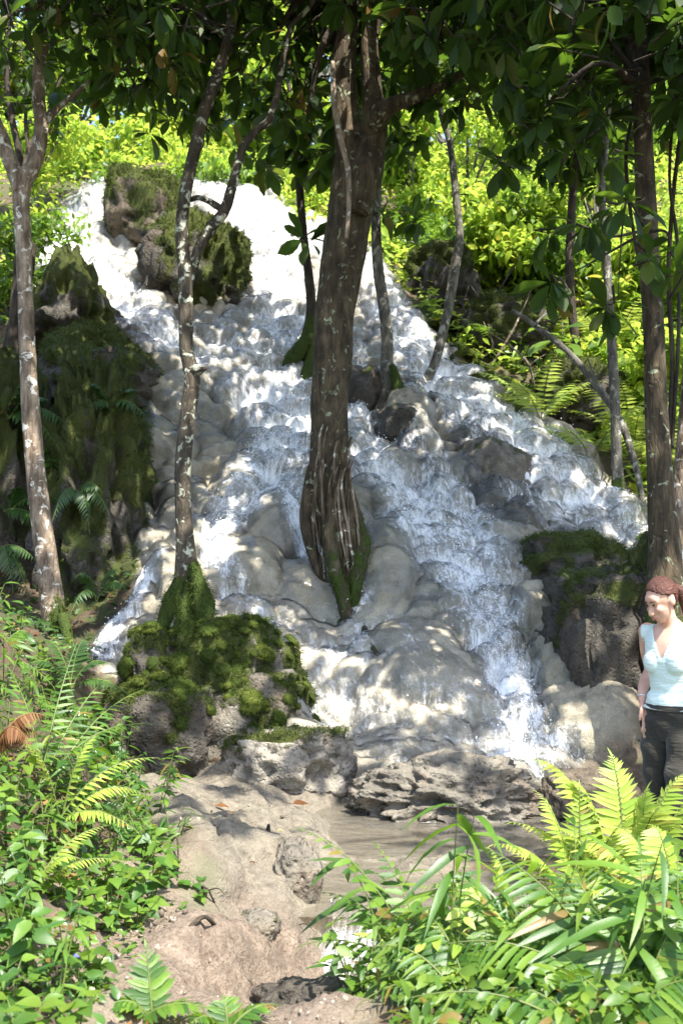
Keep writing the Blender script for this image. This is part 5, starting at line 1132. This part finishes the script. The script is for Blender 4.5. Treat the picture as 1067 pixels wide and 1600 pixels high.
# ------------------------------------------------------------------ single leaves and sticks on the ledge
L_YEL = leaf_mat('yellow_leaf', [(0, (.55, .38, .03)), (1, (.6, .45, .06))], (.6, .45, .05), .25, .5)
def lies(px, py, dz=.02):
    """rests on the finished surface"""
    g = G(px, py); i = np.argmin((gx - g[0]) ** 2 + (gy - g[1]) ** 2); return np.array([g[0], g[1], max(TV[i, 2], base_z(g[0:1], g[1:2])[0]) + dz])
for k, (a, b, s, m, lab) in enumerate([(336,1288,.09,L_DEAD,'curled red brown leaf near the top of the grey ledge'),(361,1300,.10,L_DEAD,'dark brown leaf on the middle of the grey ledge'),(432,1338,.07,L_YEL,'bright yellow leaf beside the wet channel'),(318,1336,.10,L_YEL,'yellow brown leaf at the left side of the ledge'),
        (458,1287,.13,L_DEAD,'large brown leaf at the stream edge of the ledge'),(396,1393,.06,L_DEAD,'small russet leaf on the sunlit rock'),(437,1448,.09,L_DEAD,'orange brown leaf by the little cascade'),(505,1553,.07,L_DEAD,'orange leaf at the bottom of the cascade'),(480,1395,.12,L_DEAD,'dark red leaf under the broad leafleted fern'),(292,1262,.06,L_YEL,'small yellow leaf at the back of the ledge')]):
    p = lies(a, b); t = thing('fallen_leaf', lab, 'leaf', p); q = np.random.default_rng(700 + k)
    V, F = leaves_mesh(T_OVAL, p[None], np.array([[math.cos(k * 1.7), math.sin(k * 1.7), .1]]), np.array([[.2, -.3, 1.]]), np.array([s])); part('blade', V, F, m, t)
    e = V[0]; V, F = tube([e, e - [math.cos(k * 1.7) * s * .3, math.sin(k * 1.7) * s * .3, -.01], e - [math.cos(k * 1.7) * s * .5, math.sin(k * 1.7) * s * .5, -.005]], [.002, .0015, .001], 4, 6); part('stalk', V, F, m, t)
for k, (pp, w, lab) in enumerate([([(286,1524),(320,1518),(352,1520),(372,1527)], .012,'dark rotten stick lying across the soil path'),([(308,1430),(325,1450),(340,1462),(355,1478)], .006,'thin forked twig on the sunlit soil'),([(436,1484),(462,1492),(486,1510),(500,1530),(520,1545)], .006,'bent twig by the foot of the little cascade'),
        ([(418,1345),(420,1362),(421,1376)], .010,'short brown stick upright on the wet ledge'),([(405,1500),(430,1484),(450,1470)], .007,'pale twig leaning on the soil near the crumbly stone'),([(78,1580),(88,1545),(92,1525)], .010,'dark stick standing in the leafy left bank'),([(262,1370),(276,1385),(278,1410)], .006,'bare root hooked over the edge of the soil bank')]):
    p = [lies(a, b, .012 + (.05 if i in (1,) else 0)) for i, (a, b) in enumerate(pp)]
    t = thing('stick', lab, 'stick', p[0]); V, F = tube(p, np.linspace(w, w * .5, len(p)), 7, 24, .25); part('shaft', V, F, B_PALE if k in (4,) else B_DARK, t, attrs={'moss': np.zeros(len(V))})
    if k in (1, 2, 5):
        m = p[1]; V, F = tube([m, m + [.05, -.04, .02], m + [.09, -.09, .0]], [w * .6, w * .4, w * .2], 5, 10); part('side_twig', V, F, B_DARK, t, attrs={'moss': np.zeros(len(V))})
for k, (a, b, lab) in enumerate([(122,1557,'small violet flower in the leaves of the left bank')]):
    p = G(a, b, .12); t = thing('flower', lab, 'flower', p); n = N('violet_petal'); m = n.done(n.bsdf((.12, .10, .55), .5))
    for j in range(5): leaf_objects('petal', T_OVAL, m, np.array([p]), np.array([[math.cos(j * 1.257), math.sin(j * 1.257), .4]]), np.array([[0, 0, 1.]]), np.array([.025]), t, p)
    V, F = tube([p, p - [0, 0, .07], p - [0.01, 0, .14]], [.0015] * 3, 4, 6); part('stem', V, F, M_STEM, t)
# mossy tussocks bordering the right water edge
for k, (a, b, w, lab) in enumerate([(705,535,.30,'bright moss tussock at the right water edge, uppermost'),(728,560,.34,'bright moss tussock at the water edge below the uppermost'),(762,600,.30,'yellow moss tussock at the bend of the right water edge'),(785,612,.26,'lowest yellow moss tussock on the right water edge'),(690,512,.24,'small moss tussock near the curving grey tree'),(745,575,.22,'small moss tussock between two bright tussocks')]):
    g = G(a, b); t = thing('moss_tussock', lab, 'moss', g); q = np.random.default_rng(800 + k)
    for j in range(7):
        o = link('moss_cushion', CUSH[j % 4], t, q.normal(size=3) * w * np.array([.6, .5, .18])); s = w * q.uniform(.35, .62); o.scale = (s, s, s * .7)
# ------------------------------------------------------------------ the woman
def woman():
    Y = 5.9; X = (1047 - 533.5) / FPX * Y; z0 = gz(X, Y)
    root = thing('person', 'woman in mint v neck top and dark trousers, hand in pocket, looking down', 'person', (X, Y, z0 + .01))
    root.rotation_euler[2] = math.radians(-46); root.scale = (.92, .92, 1)
    lk = lambda *a: np.array(a, float)
    def ell(sec, ns=22):   # stacked ellipses: (x, y, z, rx, ry)
        s = spline(np.array(sec, float), 4 * len(sec)); th = np.linspace(0, 2 * PI, ns, endpoint=False)
        V = np.stack([s[:, 0:1] + np.cos(th) * s[:, 3:4], s[:, 1:2] + np.sin(th) * s[:, 4:5], np.repeat(s[:, 2:3], ns, 1)], -1).reshape(-1, 3)
        n = len(s); return V, [grid_faces(ns, n, True), np.arange(ns)[::-1][None], ((n - 1) * ns + np.arange(ns))[None]]
    def ball(c, R, rot=None):
        v, f = ico(3); v = v * np.array(R)
        if rot is not None: v = v @ np.array(rot.to_matrix()).T
        return v + np.array(c), f
    from mathutils import Euler
    pcs = []
    # torso, leaning slightly forward (-y is forward)
    pcs.append(ell([(0, .015, .80, .145, .105), (0, .01, .88, .165, .118), (0, .0, .97, .150, .108), (0, -.005, 1.05, .120, .088), (0, -.01, 1.13, .125, .092), (0, -.016, 1.22, .138, .100), (0, -.015, 1.30, .146, .095), (0, -.005, 1.36, .140, .085), (0, -.01, 1.40, .085, .065), (0, -.025, 1.43, .054, .054)]))
    for s in (-1, 1):
        pcs.append(ball((s * .068, -.074, 1.205), (.058, .052, .062)))
        pcs.append(ball((s * .155, 0, 1.355), (.055, .052, .05)))
        pcs.append(tube([(s * .085, .0, .90), (s * .09, -.015, .70), (s * .088, -.02, .50), (s * .086, .0, .30), (s * .084, .015, .10)] if s < 0 else [(.085, .0, .90), (.09, -.06, .70), (.09, -.11, .50), (.088, -.03, .30), (.086, .05, .12)], [.098, .084, .056, .052, .037], 16, 26))
    pcs.append(tube([(0, -.01, 1.36), (0, -.045, 1.43), (0, -.082, 1.49)], [.062, .052, .052], 16, 14))
    A0 = len(pcs)
    # right arm (elbow back, hand in the pocket) and left arm
    pcs.append(tube([(-.160, .0, 1.36), (-.195, .06, 1.25), (-.215, .125, 1.145), (-.212, .06, 1.08), (-.192, -.008, 1.02), (-.174, -.034, .98)], [.047, .042, .036, .036, .027, .024], 14, 30))
    pcs.append(tube([(.160, .0, 1.36), (.195, .04, 1.24), (.215, .075, 1.11), (.220, .03, .98), (.215, -.02, .88), (.212, -.035, .845)], [.047, .042, .037, .035, .027, .024], 14, 30))
    # hands: palm, four fingers, thumb
    def hand(s, w, d, f):
        w, d, f = lk(*w), lk(*d), lk(*f); d /= np.linalg.norm(d); f -= d * (f @ d); f /= np.linalg.norm(f)     # d along the fingers, f across the palm toward the thumb
        b = np.cross(d, f)
        for k in range(4): pcs.append(tube([w + f * (.008 * (1.5 - k)), w + d * .045 + f * (.0165 * (1.5 - k)), w + d * .088 + f * (.0185 * (1.5 - k))], [.016, .0145, .0105], 8, 8))
        for k, L in enumerate((.072, .080, .074, .058)):
            o = w + d * .085 + f * (.0185 * (1.5 - k)); pcs.append(tube([o, o + d * L * .5 + b * .004, o + d * L * .8 + b * .013, o + d * L + b * .024], [.0098, .009, .0082, .0062], 8, 10))
        o = w + d * .02 + f * .022; pcs.append(tube([o, o + d * .03 + f * .024, o + d * .062 + f * .031 + b * .01, o + d * .085 + f * .028 + b * .016], [.014, .0115, .0098, .007], 8, 10))
    hand(-1, (-.172, -.040, .975), (.30, -.22, -1.0), (.25, -1, .15))
    hand(1, (.212, -.036, .842), (.0, -.14, -1.0), (.0, -1, .1))
    A1 = len(pcs)
    # head, turned to her right and bowed
    HR = Euler((math.radians(27), 0, math.radians(-20)), 'XYZ'); HM = np.array(HR.to_matrix())
    HC = lk(0, -.105, 1.532)
    def hp(*p): return HM @ lk(*p) + HC
    def hb(c, R): v, f = ico(3); pcs.append(((v * np.array(R) + np.array(c)) @ HM.T + HC, f))
    hb((0, .012, .025), (.075, .093, .092)); hb((0, -.028, -.035), (.058, .060, .070)); hb((0, -.05, -.083), (.030, .030, .026)); hb((0, -.062, .03), (.052, .028, .04))
    pcs.append(tube([hp(0, -.082, .012), hp(0, -.097, -.012), hp(0, -.108, -.03), hp(0, -.092, -.038)], [.008, .010, .0125, .008], 8, 12))
    for s in (-1, 1):
        hb((s * .036, -.066, -.022), (.024, .020, .020)); hb((s * .010, -.094, -.034), (.008, .009, .007)); hb((s * .074, .012, -.008), (.010, .020, .031))
    hb((0, -.086, -.056), (.024, .011, .006)); hb((0, -.084, -.066), (.021, .011, .0065))
    from mathutils.kdtree import KDTree
    kd = KDTree(sum(len(v) for v, _ in pcs)); lab = []
    for j, (v, _) in enumerate(pcs):
        for c in v: kd.insert(Vector(c), len(lab)); lab.append(j)
    kd.balance()
    V, F = merge(pcs)
    me = mesh_np('tmp', V, F); o = bpy.data.objects.new('tmp', me); COL.objects.link(o)
    md = o.modifiers.new('r', 'REMESH'); md.mode = 'VOXEL'; md.voxel_size = .0068
    sm = o.modifiers.new('s', 'SMOOTH'); sm.factor = .5; sm.iterations = 3
    dg = bpy.context.evaluated_depsgraph_get(); ev = bpy.data.meshes.new_from_object(o.evaluated_get(dg))
    bpy.data.objects.remove(o)
    n = len(ev.vertices); co = np.empty(n * 3, np.float32); ev.vertices.foreach_get('co', co); co = co.reshape(-1, 3).astype(float)
    no = np.empty(n * 3, np.float32); ev.vertices.foreach_get('normal', no); no = no.reshape(-1, 3).astype(float)
    fs = np.array([p.vertices[:] for p in ev.polygons if len(p.vertices) == 4])
    n_ = N('skin'); cr = n_.coord(); skin = n_.done(n_.bsdf(n_.mix(n_.ramp(n_.noise(cr, 14, 3), [(.35, 0.0), (.7, 1.0)]), (.50, .27, .19), (.60, .36, .265)), .45, .4, **{'Subsurface Weight': .12, 'Subsurface Radius': (.9, .35, .2), 'Subsurface Scale': .01}))
    link('body', mesh_np('body', co, fs, skin), root)
    hl = (co - HC) @ HM                                  # head-local
    inhead = (np.linalg.norm(hl / [.11, .13, .14], axis=1) < 1) & (co[:, 2] > 1.40)
    def armdist(P_, pl):
        d = np.full(len(P_), 9.)
        for a, b in zip(pl[:-1], pl[1:]):
            a, b = lk(*a), lk(*b); e = b - a; t = np.clip((P_ - a) @ e / (e @ e), 0, 1); d = np.minimum(d, np.linalg.norm(P_ - a - t[:, None] * e, axis=1))
        return d
    ra = [(-.193, .055, 1.26), (-.215, .125, 1.145), (-.195, -.005, 1.015), (-.16, -.11, .80)]; la = [(.193, .038, 1.26), (.215, .075, 1.11), (.215, -.02, .88), (.212, -.06, .66)]
    lb = np.array([lab[kd.find(Vector(c))[1]] for c in co])
    isarm = (lb >= A0) & (lb < A1)
    arm = np.minimum(armdist(co, ra), armdist(co, la))
    onarm = isarm & ((co[:, 2] < 1.33) | (np.abs(co[:, 0]) > .17)) | (np.abs(co[:, 0]) > .176)
    def sub(name, mask, off, mat, extra=None):
        f = fs[mask[fs].all(1)]; u = np.zeros(n, bool); u[f] = True; mp = np.cumsum(u) - 1; k = int(u.sum())
        outer = co + no * (off if np.isscalar(off) else off[:, None]); 
        if extra is not None: outer = extra(outer)
        V = np.vstack([outer[u], (co + no * .001)[u]]); F1 = mp[f]
        # rim closes the cloth's edge
        e = np.vstack([F1[:, [0, 1]], F1[:, [1, 2]], F1[:, [2, 3]], F1[:, [3, 0]]]); key = np.sort(e, 1); key = key[:, 0] * k + key[:, 1]
        uq, ix, ct = np.unique(key, return_index=True, return_counts=True); b = e[ix[ct == 1]]
        rim = np.c_[b[:, 1], b[:, 0], b[:, 0] + k, b[:, 1] + k]
        return link(name, mesh_np(name, V, np.vstack([F1, rim]), mat), root)
    # v neck top
    vneck = (co[:, 1] < -.01) & (np.abs(co[:, 0]) < .085 * np.clip((co[:, 2] - 1.225) / .17, 0, 1.3)) & (co[:, 2] > 1.225)
    neck = (co[:, 2] > 1.392) | ((co[:, 2] > 1.36) & (np.hypot(co[:, 0], co[:, 1] + .015) < .085))
    top = (co[:, 2] > .955) & ~vneck & ~neck & ~onarm & ~inhead & (np.abs(co[:, 0]) < .168)
    def fabric(name, c1, c2, sc):
        q = N(name); cc = q.coord(); a = q.noise(cc, sc, 4, .6); st = q.noise(q.coord('Object', (1, 1, 5)), 7, 4, .6, .8)
        return q.done(q.bsdf(q.mix(a, c1, c2), .85, .2, q.bump(q.math('ADD', q.math('MULTIPLY', a, .2), st), .6, .018), **{'Sheen Weight': .2}))
    fold = .004 * np.sin(co[:, 2] * 95 + 9 * co[:, 0] + 3 * perlin(co, 9)) * smooth(1.16, 1.02, co[:, 2])
    sub('tank_top', top, .009 + .010 * smooth(1.10, .98, co[:, 2]) + fold, fabric('mint_jersey', (.54, .64, .59), (.61, .70, .65), 60))
    # trousers
    tr = (co[:, 2] < .985) & (co[:, 2] > .075) & ~isarm
    fold = .006 * np.sin(co[:, 2] * 40 + 12 * co[:, 0] + 4 * perlin(co, 6))
    tro = sub('trousers', tr, .010 + .010 * smooth(.8, .4, co[:, 2]) + fold, fabric('dark_cotton', (.020, .018, .013), (.036, .032, .024), 40))
    wb = ell([(0, .0, .952, .172, .128), (0, .0, .965, .171, .127), (0, .0, .982, .168, .124)]); link('waistband', mesh_np('waistband', *wb, fabric('dark_band', (.026, .023, .019), (.04, .036, .03), 50)), tro)
    # hair, pulled back to a ponytail
    hq = N('hair'); hc = hq.coord('Object', (1, 1, 1)); hm = hq.done(hq.bsdf(hq.mix(hq.noise(hc, 70, 3), (.038, .014, .009), (.115, .042, .027)), .5, .3, hq.bump(hq.noise(hq.coord('Object', (1, .12, .5)), 160, 3), 1.0, .012)))
    hair = inhead & (hl[:, 2] > -.075 + .0) & ((hl[:, 1] > np.interp(hl[:, 2], [-.08, -.02, 0, .03, .05, .07, .09, .11], [.034, .03, .022, -.012, -.038, -.055, -.062, -.062]) + .006 * perlin(co, 70))) & ~((np.abs(hl[:, 0]) > .066) & (hl[:, 2] < .022) & (hl[:, 1] < .034))
    hr = sub('hair', hair, .008, hm)
    V, F = tube([hp(0, .090, .02), hp(.005, .125, -.005), hp(.012, .132, -.065), hp(.015, .118, -.14), hp(.018, .10, -.20)], [.020, .030, .032, .022, .005], 12, 26, .12); link('ponytail', mesh_np('ponytail', V, F, hm), hr)
    th = np.linspace(0, 2 * PI, 15)[:-1]
    V, F = tube([hp(.024 * math.cos(a), .108, .010 + .024 * math.sin(a)) for a in np.linspace(0, 2 * PI, 12)], [.006] * 12, 6, 36); link('hair_tie', mesh_np('hair_tie', V, F, fabric('tie', (.02, .015, .015), (.03, .02, .02), 30)), hr)
    # eyes, brows, lips
    em = N('eye'); em = em.done(em.bsdf((.035, .02, .013), .15)); bm_ = N('brow'); bm_ = bm_.done(bm_.bsdf((.08, .035, .022), .7)); lm = N('lip'); lm = lm.done(lm.bsdf((.42, .13, .11), .35))
    tm = N('teeth'); tm = tm.done(tm.bsdf((.75, .72, .66), .3))
    for s in (-1, 1):
        V, F = ico(2); link('eye', mesh_np('eye', (V * [.0125, .006, .0055] + [s * .030, -.0845, .012]) @ HM.T + HC, F, em), root)
        V, F = tube([hp(s * .014, -.091, .030), hp(s * .030, -.090, .036), hp(s * .048, -.076, .031)], [.0035, .004, .002], 6, 10); link('eyebrow', mesh_np('eyebrow', V, F, bm_), root)
    V, F = tube([hp(-.026, -.083, -.056), hp(-.012, -.096, -.062), hp(.0, -.098, -.064), hp(.012, -.096, -.062), hp(.026, -.083, -.056)], [.002, .0045, .005, .0045, .002], 6, 20); link('lips', mesh_np('lips', V, F, lm), root)
    # bracelet and shoes
    a = lk(-.190, -.018, 1.0); d = lk(.11, -.25, -.35); d /= np.linalg.norm(d); u = np.cross(d, [1, 0, 0]); u /= np.linalg.norm(u); w = np.cross(d, u)
    q = N('silver'); sv = q.done(q.bsdf((.75, .75, .72), .2, .5, Metallic=1.0))
    V, F = tube([a + (u * math.cos(t) + w * math.sin(t)) * .030 for t in np.linspace(0, 2 * PI, 16)], [.004] * 16, 6, 48); link('bracelet', mesh_np('bracelet', V, F, sv), root)
    q = N('shoe_leather'); sh = q.done(q.bsdf((.05, .035, .025), .6))
    for s, yy, zz in ((-1, .015, 0), (1, .05, 0)):
        V, F = ell([(s * .085, yy - .055, .0, .042, .125), (s * .085, yy - .055, .03, .044, .13), (s * .085, yy - .04, .055, .040, .11), (s * .085, yy - .0, .085, .040, .055), (s * .085, yy, .11, .042, .048)]); so = link('shoe', mesh_np('shoe', V, F, sh), root)
        V, F = ell([(s * .085, yy - .055, -.012, .046, .133), (s * .085, yy - .055, .008, .047, .134)]); link('sole', mesh_np('sole', V, F, em), so)
woman()
